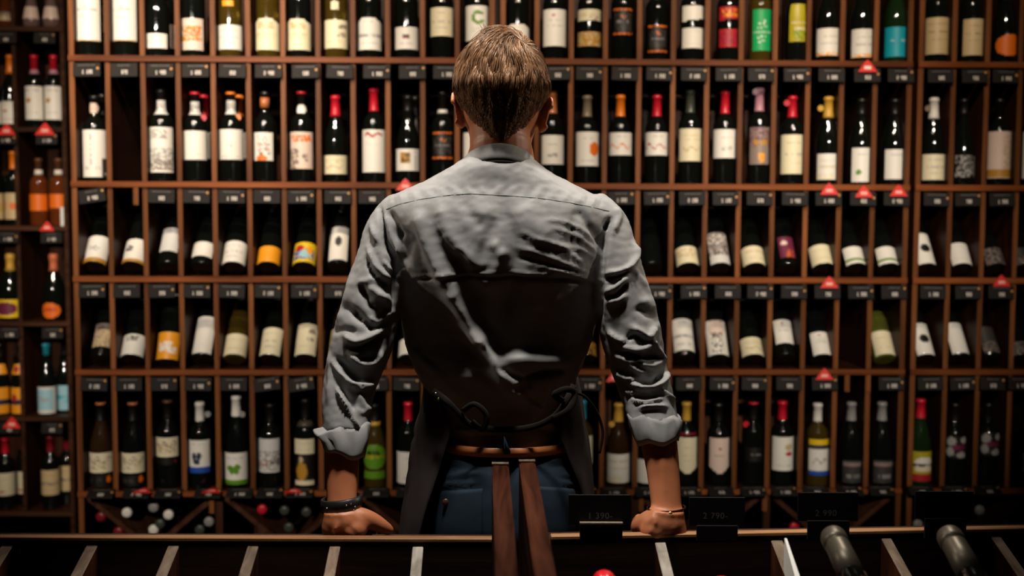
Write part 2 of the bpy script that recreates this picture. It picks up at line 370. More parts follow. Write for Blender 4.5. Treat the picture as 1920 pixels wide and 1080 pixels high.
DES = {
 'plain': [('t', .15, .4, .015, 'F'), ('t', .8, .5, .015, 'F')],
 'text': T2, 'ctext': [('b', 'C')] + T2, 'ttext': [('b', 'T'), ('t', .2, .8, .02, 'U'), ('t', .4, .7, .03, 'U'), ('t', .75, .5, .02, 'U')],
 'giant': [('e', -.0, .36, .16, .05, 'P'), ('t', .42, .7, .02, 'K'), ('t', .55, .4, .02, 'S'), ('r', -1, .97, 1, 1, 'G')],
 'cream': [('b', 'C'), ('t', .3, .6, .03, 'T'), ('t', .7, .5, .02, 'T')],
 'fresco': [('b', 'P'), ('n', -.85, .25, .85, .72, 'G', .35), ('n', 0, .3, .7, .7, 'O', .4)],
 'chateau': [('b', 'C'), ('n', -.55, .1, .5, .32, 'T', .3), ('t', .5, .75, .02, 'T'), ('t', .62, .5, .02, 'T')],
 'motif': [('b', 'C'), ('n', .25, .18, .8, .3, 'U', .2), ('n', .1, .45, .7, .58, 'U', .3), ('t', .75, .5, .02, 'T')],
 'band': [('t', .12, .3, .03, 'S'), ('r', -1, .5, 1, .6, 'F'), ('t', .56, .9, .035, 'D'), ('t', .8, .6, .03, 'S')],
 'small': [('r', -.2, .32, .2, .55, 'D'), ('r', -.2, .47, .2, .55, 'R'), ('t', .75, .4, .02, 'S')],
 'letterC': [('c', .1, .34, .42, .20, 'g'), ('t', .66, .3, .01, 'S'), ('t', .74, .3, .01, 'S')],
 'redtop': [('e', -.15, .16, .12, .035, 'R'), ('t', .3, .4, .01, 'S'), ('t', .45, .55, .01, 'S')],
 'ivory': [('b', 'C'), ('t', .5, .7, .05, 'T'), ('n', .0, .7, .6, 1, 'U', .5)],
 'gold': [('b', 'T'), ('n', -1, 0, 1, 1, 'G', .4)],
 'darkorange': [('b', 'K'), ('n', -1, 0, 1, .09, 'O', .35), ('n', -1, .92, 1, 1, 'O', .35), ('e', 0, .3, .3, .08, 'O'), ('n', -.8, .2, .8, .85, 'D', .35), ('t', .5, .6, .03, 'S')],
 'darkrust': [('b', 'K'), ('n', -1, 0, 1, .1, 'O', .3), ('n', -1, .9, 1, 1, 'O', .3), ('n', -.7, .3, .7, .4, 'D', .3), ('t', .55, .7, .03, 'U')],
 'redgold': [('b', 'R'), ('n', -.7, .2, .7, .7, 'A', .5)], 'redplain': [('b', 'R'), ('n', -1, .2, 1, .9, 'V', .75)],
 'green': [('b', 'E'), ('t', .56, .9, .02, 'W'), ('n', -.5, .2, .4, .45, 'W', .75), ('n', -.5, .62, .4, .8, 'W', .8)],
 'olive': [('b', 'y'), ('t', .5, .8, .03, 'W'), ('t', .66, .5, .02, 'W'), ('n', -.6, .7, .6, .95, 'g', .6)],
 'goldfoot': [('t', .3, .5, .02, 'S'), ('n', -1, .88, 1, 1, 'A', .35), ('t', .55, .6, .02, 'S')],
 'teal': [('b', 'M'), ('t', .45, .55, .03, 'W')],
 'tan': [('b', 'T'), ('t', .18, .8, .02, 'U'), ('t', .4, .75, .025, 'K'), ('t', .6, .5, .02, 'U')],
 'seal': [('b', 'O')],
 'vertical': [('n', -.15, .05, .05, .75, 'S', .35), ('t', .82, .55, .03, 'S'), ('n', .6, .6, 1, 1, 'D', .1)],
 'engraving': [('n', -.6, .05, .5, .25, 'S', .35), ('b2',), ('n', -1, .45, 1, .95, 'S', .4), ('n', -1, .7, 1, .95, 'U', .6)],
 'dotlow': [('e', .1, .55, .08, .04, 'S'), ('t', .9, .6, .01, 'S')],
 'script': [('s', -.5, .3, .6, .15, 'D'), ('s', -.5, .5, .6, .12, 'R'), ('s', -.4, .68, .7, .1, 'K'), ('e', -.1, .93, .5, .13, 'O')],
 'taupe': [('b', 'P'), ('r', -1, .0, 1, 1, 'P'), ('n', -.7, .1, .8, .25, 'O', .3), ('n', -.9, .45, -.1, 1, 'U', .35), ('n', .1, .6, .5, .8, 'U', .4)],
 'redscript': [('s', -.5, .12, .6, .03, 'R'), ('t', .35, .5, .01, 'F')],
 'portrait': [('r', -.4, .18, .25, .68, 'G'), ('n', -.3, .22, .2, .6, 'K', .5), ('n', .55, 0, .62, 1, 'S', .2)],
 'ovaldot': [('e', .45, .5, .38, .2, 'O'), ('t', .2, .3, .01, 'S'), ('t', .85, .4, .01, 'S')],
 'scribo': [('s', -.95, .6, .6, .1, 'O'), ('t', .2, .3, .02, 'S')], 'scribr': [('s', -.95, .6, .6, .1, 'R'), ('t', .2, .3, .02, 'S')],
 'crest': [('t', .3, .35, .02, 'S'), ('n', -.3, .6, .3, .75, 'S', .4)],
 'cellar': [('b', 'C'), ('s', -.6, .62, .6, .06, 'T'), ('t', .2, .6, .02, 'T'), ('t', .35, .6, .02, 'T')],
 'mauve': [('b', 'U'), ('n', -1, 0, 1, .5, 'V', .7), ('n', -.7, .35, .6, .48, 'G', .4), ('n', -.2, .7, .3, .95, 'A', .3)],
 'greendot': [('e', -.45, .72, .2, .08, 'g'), ('t', .2, .5, .01, 'S')], 'darkdot': [('e', .65, .55, .24, .1, 'g'), ('t', .2, .5, .01, 'S')],
 'lines': [('t', .25, .7, .03, 'T'), ('t', .5, .7, .03, 'T'), ('n', -.9, .75, .2, 1, 'C', .3)],
 'ornament': [('b', 'K'), ('n', -.9, .05, .9, .95, 'S', .62)],
 'goldbase': [('b', 'P'), ('n', .0, .1, 1, .8, 'T', .5), ('r', -1, .82, 1, .99, 'G')],
 'reddot': [('e', -.85, .74, .2, .09, 'R'), ('n', -.4, .35, .3, .6, 'S', .6), ('r', -1, .86, 1, 1, 'G')],
 'reddot2': [('e', -.85, .78, .2, .09, 'R'), ('n', -.5, .3, .0, .5, 'D', .35), ('r', -1, .88, 1, 1, 'G')],
 'pale': [('b', 'F')], 'orange': [('b', 'A')],
 'yellowblue': [('b', 'Y'), ('n', -.7, .3, .7, .85, 'B', .3), ('e', -.3, .3, .3, .16, 'R'), ('e', .1, .6, .4, .2, 'L'), ('e', .4, .4, .2, .2, 'A')],
 'emblem': [('e', 0, .45, .3, .15, 'D')], 'emblemtop': [('n', -.4, .1, .4, .3, 'D', .3), ('b3',)],
 'pattern': [('b', 'C'), ('n', -1, .1, 1, .6, 'T', .5)],
 'picture': [('b', 'F'), ('n', -1, .0, 1, .75, 'U', .35), ('n', -.8, .4, .8, .75, 'D', .6)],
 'wine': [('b', 'V'), ('e', -.3, .3, .4, .1, 'P'), ('n', -.2, .6, .7, 1, 'O', .6)],
 'greenband': [('r', -1, .7, 1, .8, 'g')], 'spot': [('e', .1, .5, .5, .13, 'K')],
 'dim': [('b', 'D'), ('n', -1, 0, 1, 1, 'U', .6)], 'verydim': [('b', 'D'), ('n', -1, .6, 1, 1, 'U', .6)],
 'house': [('b', 'A'), ('n', -.5, .35, .4, .75, 'W', .25), ('n', .1, .55, .7, .8, 'W', .3)],
 'tower': [('n', -.5, .0, .5, .3, 'U', .25), ('e', 0, .25, .7, .25, 'P'), ('n', -.5, .35, .4, .95, 'D', .62)],
 'goldpat': [('b', 'K'), ('n', -1, 0, 1, 1, 'G', .5)],
 'sketch': [('b', 'C'), ('s', -.6, .35, .8, .15, 'U'), ('s', -.8, .55, .4, .2, 'U'), ('n', -.6, .3, .7, .8, 'T', .65)],
 'blackred': [('b', 'K'), ('e', .65, .4, .16, .3, 'O'), ('n', -.7, .3, .2, .7, 'D', .6)], 'blackred2': [('b', 'K'), ('e', .7, .4, .12, .12, 'R')],
 'butterblue': [('t', .12, .5, .02, 'S'), ('e', -.35, .5, .22, .12, 'N'), ('e', .05, .48, .22, .12, 'N'), ('e', -.25, .66, .14, .09, 'N'), ('e', 0, .66, .12, .08, 'N'), ('r', -1, .84, 1, 1, 'B')],
 'buttergreen': [('t', .15, .6, .02, 'S'), ('e', -.25, .48, .25, .1, 'g'), ('e', .2, .46, .25, .1, 'g'), ('e', -.12, .6, .16, .07, 'g'), ('e', .12, .6, .16, .07, 'g'), ('r', -1, .84, 1, 1, 'g')],
 'landscape': [('b', 'F'), ('n', -1, .35, 1, .95, 'U', .6), ('n', -.9, .7, 0, .8, 'R', .5), ('n', .2, .5, .9, .8, 'D', .5)],
 'figure': [('b', 'K'), ('e', -.25, .18, .2, .12, 'T'), ('e', -.2, .55, .5, .3, 'G'), ('r', -.9, .85, .9, 1, 'C')],
 'greenround': [('b', 'g'), ('n', -.5, .25, .4, .4, 'K', .3), ('n', -.8, .4, .8, .6, 'y', .5)], 'greenfoot': [('b', 'g')],
 'reddotw': [('e', .25, .3, .2, .05, 'R')],
 'shield': [('b', 'C'), ('t', .3, .4, .02, 'T'), ('t', .5, .5, .02, 'T'), ('t', .65, .4, .02, 'T')],
 'pinkshield': [('b', 'P'), ('e', 0, .3, .1, .03, 'R'), ('t', .5, .5, .02, 'U')],
 'darkline': [('b', 'K'), ('t', .5, .5, .03, 'S')],
 'crestred': [('e', .3, .3, .3, .1, 'T'), ('e', .3, .5, .28, .06, 'R'), ('t', .85, .5, .01, 'S')],
 'striped': [('r', -1, 0, 1, .16, 'Y'), ('r', -1, .16, 1, .28, 'N'), ('s', -.6, .6, .6, .06, 'S'), ('r', -1, .86, 1, 1, 'B')],
 'greyband': [('b', 'D'), ('r', -.9, .1, .9, .25, 'U'), ('t', .7, .6, .08, 'S')],
 'tropic': [('b', 'y'), ('e', .1, .4, .8, .22, 'W'), ('n', -.8, .4, .8, .5, 'K', .3), ('r', -.6, .5, .8, .66, 'C'), ('r', -.8, .74, .8, 1, 'R')],
 'blotch': [('b', 'K'), ('e', -.5, .25, .35, .2, 'S'), ('e', .5, .2, .3, .15, 'S'), ('e', -.6, .7, .3, .2, 'S'), ('e', .3, .85, .4, .15, 'S'), ('r', -.4, .4, .7, .62, 'V')],
 'sealgold': [('e', -.2, .42, .2, .07, 'G'), ('t', .12, .6, .02, 'S'), ('t', .8, .5, .01, 'S')],
 'fruit': [('b', 'T'), ('n', -.9, .35, -.3, .65, 'O', .3), ('e', .2, .5, .25, .14, 'O'), ('n', .4, .4, .9, .7, 'y', .5)],
 'yellowoval': [('b', 'Y'), ('e', -.1, .5, .75, .36, 'V')],
 'copper': [('b', 'O'), ('n', -.6, .3, .6, .5, 'R', .4)],
 'yellowbar': [('b', 'A'), ('r', -1, .48, 1, .64, 'N'), ('e', -.2, .4, .25, .14, 'R'), ('t', .8, .6, .03, 'G')],
 'yellowneck': [('b', 'A'), ('e', -.1, .5, .35, .35, 'R')],
 'blue': [('b', 'F'), ('r', -.7, .12, .7, .85, 'L'), ('n', -.4, .4, .4, .55, 'S', .4)], 'cyan': [('b', 'L'), ('n', -1, .4, 1, .7, 'M', .6)],
 'redfoot': [('b', 'C'), ('t', .3, .6, .02, 'T'), ('n', -.8, .8, .2, .9, 'R', .5)],
 'tanband': [('b', 'T'), ('n', -.9, .5, .9, .62, 'U', .3), ('t', .2, .6, .03, 'G')],
 'pinklabel': [('b', 'P')], 'white': [('b', 'W')], 'amber': [('b', 'O')], 'silver': [('b', 'F'), ('n', -1, .3, 1, .8, 'S', .5)],
 'goldlab': [('b', 'A')],
}
# ------------------------------------------------------------------ bottles
GL = {'k': mat('glass_black', (.004, .005, .004), .07, coat=1.0), 'g': mat('glass_gold', (.20, .13, .018), .07, coat=1.0, trans=.75),
      'e': mat('glass_green', (.010, .028, .008), .07, coat=1.0, trans=.2), 'a': mat('glass_amber', (.20, .045, .01), .07, coat=1.0, trans=.4),
      'b': mat('glass_brown_dark', (.03, .014, .005), .07, coat=1.0), 'p': mat('glass_clear_pink', (.35, .22, .2), .1, coat=1.0, trans=.5)}
CAPC = {'k': '14110f', 'r': 'c4182c', 'o': 'e8791a', 'W': 'e6e0d6', 'G': 'c89a3a', 'c': 'b36a3e', 't': '80705c', 'd': '3d4038', 'm': 'b5808e', 'R': '7a1520', 's': '8c8a88', 'T': '2d9fb5', 'u': '5f3a22', 'C': 'c46a45', 'g': '4a4238'}
def capmat(c): return mat('capsule_' + {'k': 'black', 'r': 'red', 'o': 'orange', 'W': 'white', 'G': 'gold', 'c': 'copper', 't': 'taupe', 'd': 'slate', 'm': 'mauve', 'R': 'dark_red', 's': 'grey', 'T': 'teal', 'u': 'brown', 'C': 'rose_copper', 'g': 'pewter'}[c], tuple(lin(CAPC[c])), .38, coat=.3)
def profile(kind, H, Rr):
    n = .0148
    if kind == 'x':    # bordeaux
        p = [(.6, 0), (.84, .0006), (.93, .005), (.98, .013), (1, .026), (1, .62), (.985, .645), (.9, .68), (.72, .715), (.52, .745)]
        neck = [(n + .001, .775), (n, .80), (n - .0008, .955), (n + .0012, .958), (n + .0012, .985), (n - .001, 1.0)]
    elif kind == 'u':  # burgundy
        p = [(.6, 0), (.84, .0006), (.93, .005), (.98, .013), (1, .026), (1, .46), (.97, .51), (.86, .585), (.70, .655), (.54, .72)]
        neck = [(n + .002, .79), (n + .0005, .84), (n - .0006, .955), (n + .0014, .958), (n + .0014, .985), (n - .001, 1.0)]
    elif kind == 'c':  # sparkling
        p = [(.6, 0), (.84, .0006), (.93, .005), (.98, .013), (1, .026), (1, .42), (.96, .48), (.82, .57), (.62, .66), (.46, .73)]
        neck = [(n + .0016, .80), (n + .001, .88), (n + .002, .90), (n + .004, .92), (n + .004, .965), (n + .001, .995), (n - .006, 1.0)]
    elif kind == 'f':  # slender flute
        p = [(.6, 0), (.84, .0006), (.93, .005), (.98, .013), (1, .026), (1, .36), (.95, .45), (.82, .56), (.64, .68), (.5, .76)]
        neck = [(n, .85), (n - .001, .955), (n + .001, .958), (n + .001, .985), (n - .001, 1.0)]
    else:              # squat flask
        p = [(.7, 0), (1, .01), (1, .2), (.8, .45), (.5, .7)]
        neck = [(n, .8), (n, .93), (n + .004, .94), (n + .004, .985), (n, 1.0)]
    return [(Rr * a, H * z) for a, z in p] + [(a, H * z) for a, z in neck]
def prof_r(prof, z):
    for (r0, z0), (r1, z1) in zip(prof[:-1], prof[1:]):
        if z0 <= z <= z1 and z1 > z0: return r0 + (r1 - r0) * (z - z0) / (z1 - z0)
    return prof[-1][0]
PCACHE = {}
USED = {}
ALL = []
def shape_keep(shape, u, v):
    if shape == 'oval': return u * u + (2 * v - 1) ** 2 <= 1
    if shape == 'shield': return v < .80 or abs(u) < (1 - (v - .8) / .2)*.8 + .2
    if shape == 'arch': return v > .16 or abs(u) < .35 + .65 * (v / .16)
    if shape == 'slant': return v < .80 + .2 * (u + 1) / 2 * -1 + .2
    return True
def add_label(root, prof, z0, z1, halfang, ops, seed, shape=None, spin=0.0, name='label'):
    h = z1 - z0; rr = prof_r(prof, (z0 + z1) / 2); nu = 20 if rr > .02 else 10; nv = max(5, min(30, int(h / .0042)))
    a = paint([o for o in ops if len(o) > 1], nu, nv, seed); vs, fs, cs = [], [], []
    for j in range(nv):
        z = z1 - h * j / (nv - 1); r = prof_r(prof, z) + .0008
        for i in range(nu):
            an = spin + halfang * (2 * i / (nu - 1) - 1)
            vs.append((r * math.sin(an), -r * math.cos(an), z)); cs.append((*a[j, i], 1))
    for j in range(nv - 1):
        for i in range(nu - 1):
            u, v = 2 * (i + .5) / (nu - 1) - 1, (j + .5) / (nv - 1)
            if shape and not shape_keep(shape, u, v): continue
            q = j * nu + i; fs.append((q, q + nu, q + nu + 1, q + 1))
    me = mesh(name, vs, fs, MATS['paper'], True)
    at = me.color_attributes.new('ink', 'FLOAT_COLOR', 'POINT'); at.data.foreach_set('color', np.array(cs, 'f').ravel())
    return link(name, me, root)
def bottle(fr, x, ybase, shelf_z, kind='x', H=.30, glass='k', cap='k', capn=.72, labels=(), desc='', where='', group='', tb=.058, Rr=.0385,
           tilt=0.0, medal=None, capring=None, spin=None, s=None, short=None, root_name='wine_bottle'):
    """labels: (ytop, ybot, width_px, design[, shape]) read off the photograph"""
    al = R(tilt); seed = int(x * 7 + ybase * 3)
    if s is None: s = fr.px(x, ybase, tb)[0]
    prof = profile(kind, H, Rr)
    loc = fr.w(s, tb, shelf_z + Rr * math.sin(al) + .0004)
    key = (kind, round(H, 3), round(Rr, 4), glass)
    if key not in PCACHE: PCACHE[key] = lathe_mesh('wine_bottle', prof, GL[glass], 32)
    root = link(root_name, PCACHE[key], None, loc, (-al, 0, fr.yaw + (rnd.uniform(-.06, .06) if spin is None else spin)))
    M = Matrix.Translation(loc) @ Matrix.Rotation(fr.yaw, 4, 'Z') @ Matrix.Rotation(-al, 4, 'X')
    za = np.linspace(0, H, 301)
    py = proj([tuple(M @ Vector((0, -prof_r(prof, z), z))) for z in za])[:, 1]
    def zat(y): return float(za[np.argmin(abs(py - y))])
    dist = (loc - CAM).dot(Vector((0, 1, 0))) - Rr
    ls = []
    for lb in labels:
        zt, zb = zat(lb[0]), zat(lb[1])
        if zt - zb < .004: zt = zb + .02
        if zb < .004: zb = .005
        rr = prof_r(prof, (zt + zb) / 2)
        ha = math.asin(min(.985, lb[2] * dist / F / 2 / rr))
        ls.append((zt, zb, ha, lb[3], lb[4] if len(lb) > 4 else None))
        nm = 'neck_label' if rr < .022 else 'label'
        add_label(root, prof, zb, zt, ha, DES[lb[3]], seed + len(ls), lb[4] if len(lb) > 4 else None, 0.0, nm)
    if cap:
        z0 = H * capn; ck = ('cap', kind, round(H, 3), cap, round(capn, 3), round(Rr, 4))
        if ck not in PCACHE:
            zs = [z0] + [z for r, z in prof if z > z0 + .001]
            pr = [(prof_r(prof, z) + .0007, z) for z in zs] + [(prof[-1][0] * .9, H + .0008)]
            PCACHE[ck] = lathe_mesh('capsule', pr, capmat(cap), 20)
        link('capsule', PCACHE[ck], root)
    if capring:
        z0, z1 = H * capring[1], H * capring[2]
        pr = [(prof_r(prof, z) + .0013, z) for z in (z0, (z0 + z1) / 2, z1)]
        link('neck_band', lathe_mesh('neck_band', pr, capmat(capring[0]), 20), root)
    if medal:                                # round neck medal hanging at one side: (dx_px, y_px, colour)
        zc = zat(medal[1]); dx = medal[0] * dist / F
        v = [(0, 0, 0)] + [(.0105 * math.cos(k * math.pi / 8), 0, .0105 * math.sin(k * math.pi / 8)) for k in range(16)]
        v += [(a, -.0012, c) for a, b, c in v]; f = [(0, 1 + (k + 1) % 16, 1 + k) for k in range(16)] + [(17, 18 + k, 18 + (k + 1) % 16) for k in range(16)] + [(1 + k, 1 + (k + 1) % 16, 18 + (k + 1) % 16, 18 + k) for k in range(16)]
        link('neck_medal', mesh('neck_medal', v, f, capmat(medal[2])), root, (dx, -.014, zc))
    lab = desc + (' ' + where if where else '')
    tag(root, lab, 'bottle', group)
    ALL.append((root, lab)); return root

# ------------------------------------------------------------------ the bottles on the wall racks
ST = [z + TH / 2 for z in SH]
T1, T2_, T3, T4, T5 = ('on top shelf', 'on second shelf', 'on third shelf', 'on fourth shelf', 'on fifth shelf')
G1, G2, G3, G4, G5 = ('bottles on the top shelf', 'bottles on the second shelf', 'bottles lying back on the third shelf', 'bottles lying back on the fourth shelf', 'bottles on the fifth shelf')
def yb(row, x):                              # where a shelf top lies in the photograph at x
    a = {1: (104, 120), 2: (339, 347), 3: (517, 521), 4: (690, 693), 5: (917, 911)}[row]
    return a[0] + (a[1] - a[0]) * (x - 150) / 1750
R1 = [
 (170, 'x', .36, 'k', 'k', [(-25, 76, 44, 'giant')], 'bottle with very tall white label at left end', dict(Rr=.042)),
 (238, 'x', .36, 'k', 'k', [(-25, 76, 44, 'giant')], 'bottle with very tall white label, second from left', dict(Rr=.042)),
 (297, 'u', .30, 'k', 'k', [(62, 90, 38, 'text')], 'dark sloping bottle with low short cream label', {}),
 (364, 'x', .30, 'k', 'r', [(34, 93, 40, 'fresco')], 'bottle with peach label and orange figures', {}),
 (433, 'x', .30, 'g', 'G', [(46, 92, 44, 'text'), (0, 11, 20, 'goldlab')], 'pale wine bottle with white label and gold medallion', {}),
 (503, 'x', .30, 'g', 'G', [(34, 93, 43, 'chateau', 'arch')], 'golden bottle with cream castle label', {}),
 (562, 'x', .30, 'k', 'k', [(35, 93, 43, 'chateau', 'arch')], 'dark bottle with cream castle label', {}),
 (631, 'x', .30, 'g', 'k', [(37, 90, 43, 'motif'), (3, 18, 14, 'ivory')], 'golden bottle with cream label and round neck medallion', {}),
 (694, 'x', .30, 'k', 'k', [(33, 93, 43, 'band', 'arch')], 'dark bottle with white label and grey name band', {}),
 (763, 'x', .30, 'k', 'k', [(50, 92, 43, 'small')], 'bottle with white label and tiny dark emblem', {}),
 (829, 'x', .30, 'k', 'k', [(13, 67, 43, 'ctext')], 'bottle with high cream label left of the green-letter bottle', {}),
 (895, 'x', .30, 'k', 'k', [(10, 76, 44, 'letterC')], 'bottle with white label bearing a green letter C', {}),
 (970, 'x', .30, 'k', 'k', [(45, 88, 45, 'plain', 'arch')], "bottle with pale label peeking above the man's hair", {}),
 (1039, 'x', .30, 'k', 'k', [(17, 86, 42, 'redtop')], 'bottle with tall white label and small red mark', {}),
 (1104, 'x', .30, 'k', 'k', [(17, 38, 42, 'ivory'), (59, 86, 42, 'gold')], 'bottle with ivory label above a gold one', {}),
 (1166, 'x', .30, 'k', 'k', [(15, 65, 34, 'darkorange')], 'bottle with tall black label edged in orange', {}),
 (1230, 'x', .28, 'k', 'k', [(47, 98, 34, 'darkorange')], 'bottle with low black label edged in orange dots', {}),
 (1296, 'x', .30, 'k', 'k', [(10, 40, 39, 'plain', 'slant'), (52, 90, 39, 'plain')], 'bottle with two plain white labels', {}),
 (1364, 'x', .30, 'k', 'r', [(12, 38, 37, 'redgold', 'slant'), (54, 88, 37, 'redplain')], 'bottle with two red labels', {}),
 (1424, 'x', .30, 'g', 'k', [(17, 95, 33, 'green')], 'golden bottle with tall bright green label', {}),
 (1492, 'u', .32, 'k', 'k', [(7, 78, 35, 'olive')], 'bottle with tall olive-yellow label', {}),
 (1551, 'u', .30, 'k', 'k', [(52, 104, 43, 'goldfoot')], 'bottle with white label and gold torn-looking foot', {}),
 (1615, 'u', .30, 'k', 'k', [(54, 107, 43, 'goldfoot')], 'bottle with gold-footed white label left of the teal label', {}),
 (1678, 'u', .30, 'e', 'k', [(50, 106, 45, 'teal')], 'dark green bottle with teal blue label', {}),
 (1754, 'x', .31, 'k', 'k', [(32, 101, 46, 'tan')], 'bottle with wide tan label right of the teal label', {}),
 (1820, 'x', .31, 'k', 'k', [(35, 103, 38, 'tan')], 'bottle with narrower tan label, dimmer than its neighbour', {}),
 (1883, 'c', .30, 'k', 'k', [(64, 104, 40, 'seal', 'oval')], 'shadowed bottle with round orange seal at right end', {}),
]
R2 = [
 (180, 'x', 180, 'k', 'k', [(243, 332, 42, 'vertical'), (193, 212, 18, 'pinklabel', 'oval')], 'bottle with tall white label and vertical lettering', {}),
 (305, 'x', 168, 'k', 'k', [(238, 323, 43, 'engraving'), (188, 214, 17, 'silver')], 'bottle with tall white label and grey engraving', {}),
 (368, 'x', 172, 'k', 'k', [(245, 299, 42, 'plain'), (190, 215, 18, 'silver')], 'white-labelled bottle with red ring at its mouth', dict(capring=('r', .955, .99), medal=(17, 220, 'r'))),
 (435, 'x', 172, 'k', 'k', [(242, 299, 44, 'dotlow'), (188, 214, 18, 'silver')], 'white-labelled bottle with orange ring at its mouth', dict(capring=('o', .955, .99), medal=(14, 220, 'o'))),
 (498, 'x', 172, 'k', 'k', [(248, 301, 34, 'script')], 'bottle with white label of red and black script', dict(capring=('c', .82, .93))),
 (567, 'x', 170, 'k', 'k', [(247, 316, 41, 'taupe'), (196, 212, 16, 'white', 'oval')], 'bottle with taupe label and orange letters', dict(capring=('r', .96, .985))),
 (630, 'u', 180, 'k', 'r', [(291, 326, 46, 'cellar')], 'red-capped sloping bottle with low cream label', {}),
 (702, 'x', 167, 'k', 'r', [(243, 323, 43, 'redscript')], 'red-capped bottle with tall white label, faint red script', {}),
 (765, 'u', 180, 'k', 'k', [(279, 320, 43, 'portrait')], 'bottle with white label and small gold portrait', {}),
 (830, 'x', 172, 'k', 'k', [(247, 298, 36, 'darkorange')], 'black-labelled bottle with orange edging and white neck band', dict(capring=('W', .76, .80))),
 (890, 'x', 172, 'k', 'k', [(248, 300, 42, 'plain')], "bottle half hidden behind the man's left neck", {}),
 (1035, 'x', 172, 'k', 'c', [(253, 308, 45, 'crest')], "copper-capped bottle with white label beside the man's right ear", {}),
 (1100, 'x', 180, 'k', 't', [(247, 311, 42, 'ovaldot')], 'taupe-capped bottle with white label and orange oval', {}),
 (1162, 'x', 179, 'k', 'o', [(248, 291, 42, 'scribo')], 'orange-capped bottle with orange scribble on white label', {}),
 (1230, 'x', 179, 'k', 'r', [(248, 291, 43, 'scribr')], 'red-capped bottle with red scribble on white label', {}),
 (1292, 'x', 170, 'k', 'd', [(241, 302, 41, 'cellar')], 'slate-capped bottle with tall cream label', {}),
 (1357, 'x', 172, 'k', 'r', [(242, 296, 43, 'crest')], 'red-capped bottle with plain white label, no script', {}),
 (1421, 'x', 166, 'k', 'm', [(238, 308, 37, 'mauve')], 'mauve-capped bottle with mauve and gold label', dict(medal=(-9, 172, 'm'))),
 (1483, 'x', 181, 'k', 'r', [(252, 326, 43, 'ctext')], 'red-capped bottle with cream label and red side medal', dict(medal=(-13, 193, 'r'))),
 (1550, 'u', 182, 'k', 'G', [(288, 337, 41, 'lines')], 'gold-capped bottle with gold side medal', dict(medal=(-17, 203, 'G'))),
 (1612, 'u', 186, 'k', 'k', [(277, 341, 39, 'greendot')], 'dark-capped bottle with white label and little green dot', {}),
 (1674, 'u', 186, 'k', 'k', [(280, 336, 39, 'darkdot')], 'dark-capped bottle with white label and dark side dot', {}),
 (1747, 'u', 184, 'k', 'W', [(289, 337, 41, 'ctext')], 'white-capped sloping bottle with low cream label', dict(medal=(-14, 203, 't'))),
 (1803, 'f', 186, 'k', 'k', [(290, 333, 38, 'ornament')], 'slender black bottle with white printed ornament', {}),
 (1870, 'x', 186, 'k', 'k', [(246, 334, 42, 'goldbase')], 'bottle with tall pale label and gold foot', {}),
 (1935, 'x', 186, 'k', 'k', [(246, 334, 42, 'plain')], 'bottle cut off by the right edge', {}),
]
R3 = [
 (178, 'x', [(442, 500, 42, 'reddot')], 'bottle with red dot and gold band at left end', 'k'),
 (250, 'x', [(448, 500, 42, 'reddot2')], 'bottle with dark emblem, red dot and gold band', 'k'),
 (315, 'u', [(427, 470, 33, 'pale')], 'bottle with high blank off-white label', 'k'),
 (378, 'u', [(453, 479, 38, 'plain')], 'bottle with very short white label', 'k'),
 (438, 'u', [(451, 500, 43, 'text')], 'bottle with low white label left of the orange one', 'k'),
 (503, 'u', [(461, 500, 45, 'orange')], 'bottle with plain orange label', 'k'),
 (570, 'u', [(454, 503, 42, 'yellowblue')], 'bottle with yellow label and blue picture', 'k'),
 (634, 'x', [(425, 486, 34, 'emblem')], 'bottle with narrow tall white label and dark emblem', 'k'),
 (1222, 'f', [], "unlabelled dark bottle beside the man's right shoulder", 'k'),
 (1290, 'u', [(461, 502, 46, 'pattern')], 'bottle with cream patterned label', 'k'),
 (1349, 'x', [(435, 494, 36, 'picture')], 'bottle with grey picture label and white stripe', 'k'),
 (1414, 'u', [(461, 504, 42, 'cream')], 'bottle with plain cream label left of the purple one', 'k'),
 (1476, 'x', [(444, 482, 28, 'wine')], 'bottle with purple-red label', 'k'),
 (1543, 'u', [(458, 504, 42, 'cream')], 'bottle with cream label right of the purple one', 'k'),
 (1603, 'u', [(462, 506, 38, 'greenband')], 'bottle with green-striped white label, left one of two', 'k'),
 (1664, 'u', [(462, 506, 38, 'greenband')], 'bottle with green-striped white label, right one of two', 'k'),
 (1734, 'x', [(437, 501, 32, 'spot')], 'narrow-labelled bottle with dark spot near right end', 'k'),
 (1801, 'x', [(455, 505, 36, 'plain')], 'bottle with blank white label near right end', 'k'),
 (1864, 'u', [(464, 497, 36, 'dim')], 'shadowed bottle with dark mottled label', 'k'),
 (1918, 'u', [(464, 497, 36, 'verydim')], 'almost black bottle at right end', 'k'),
]
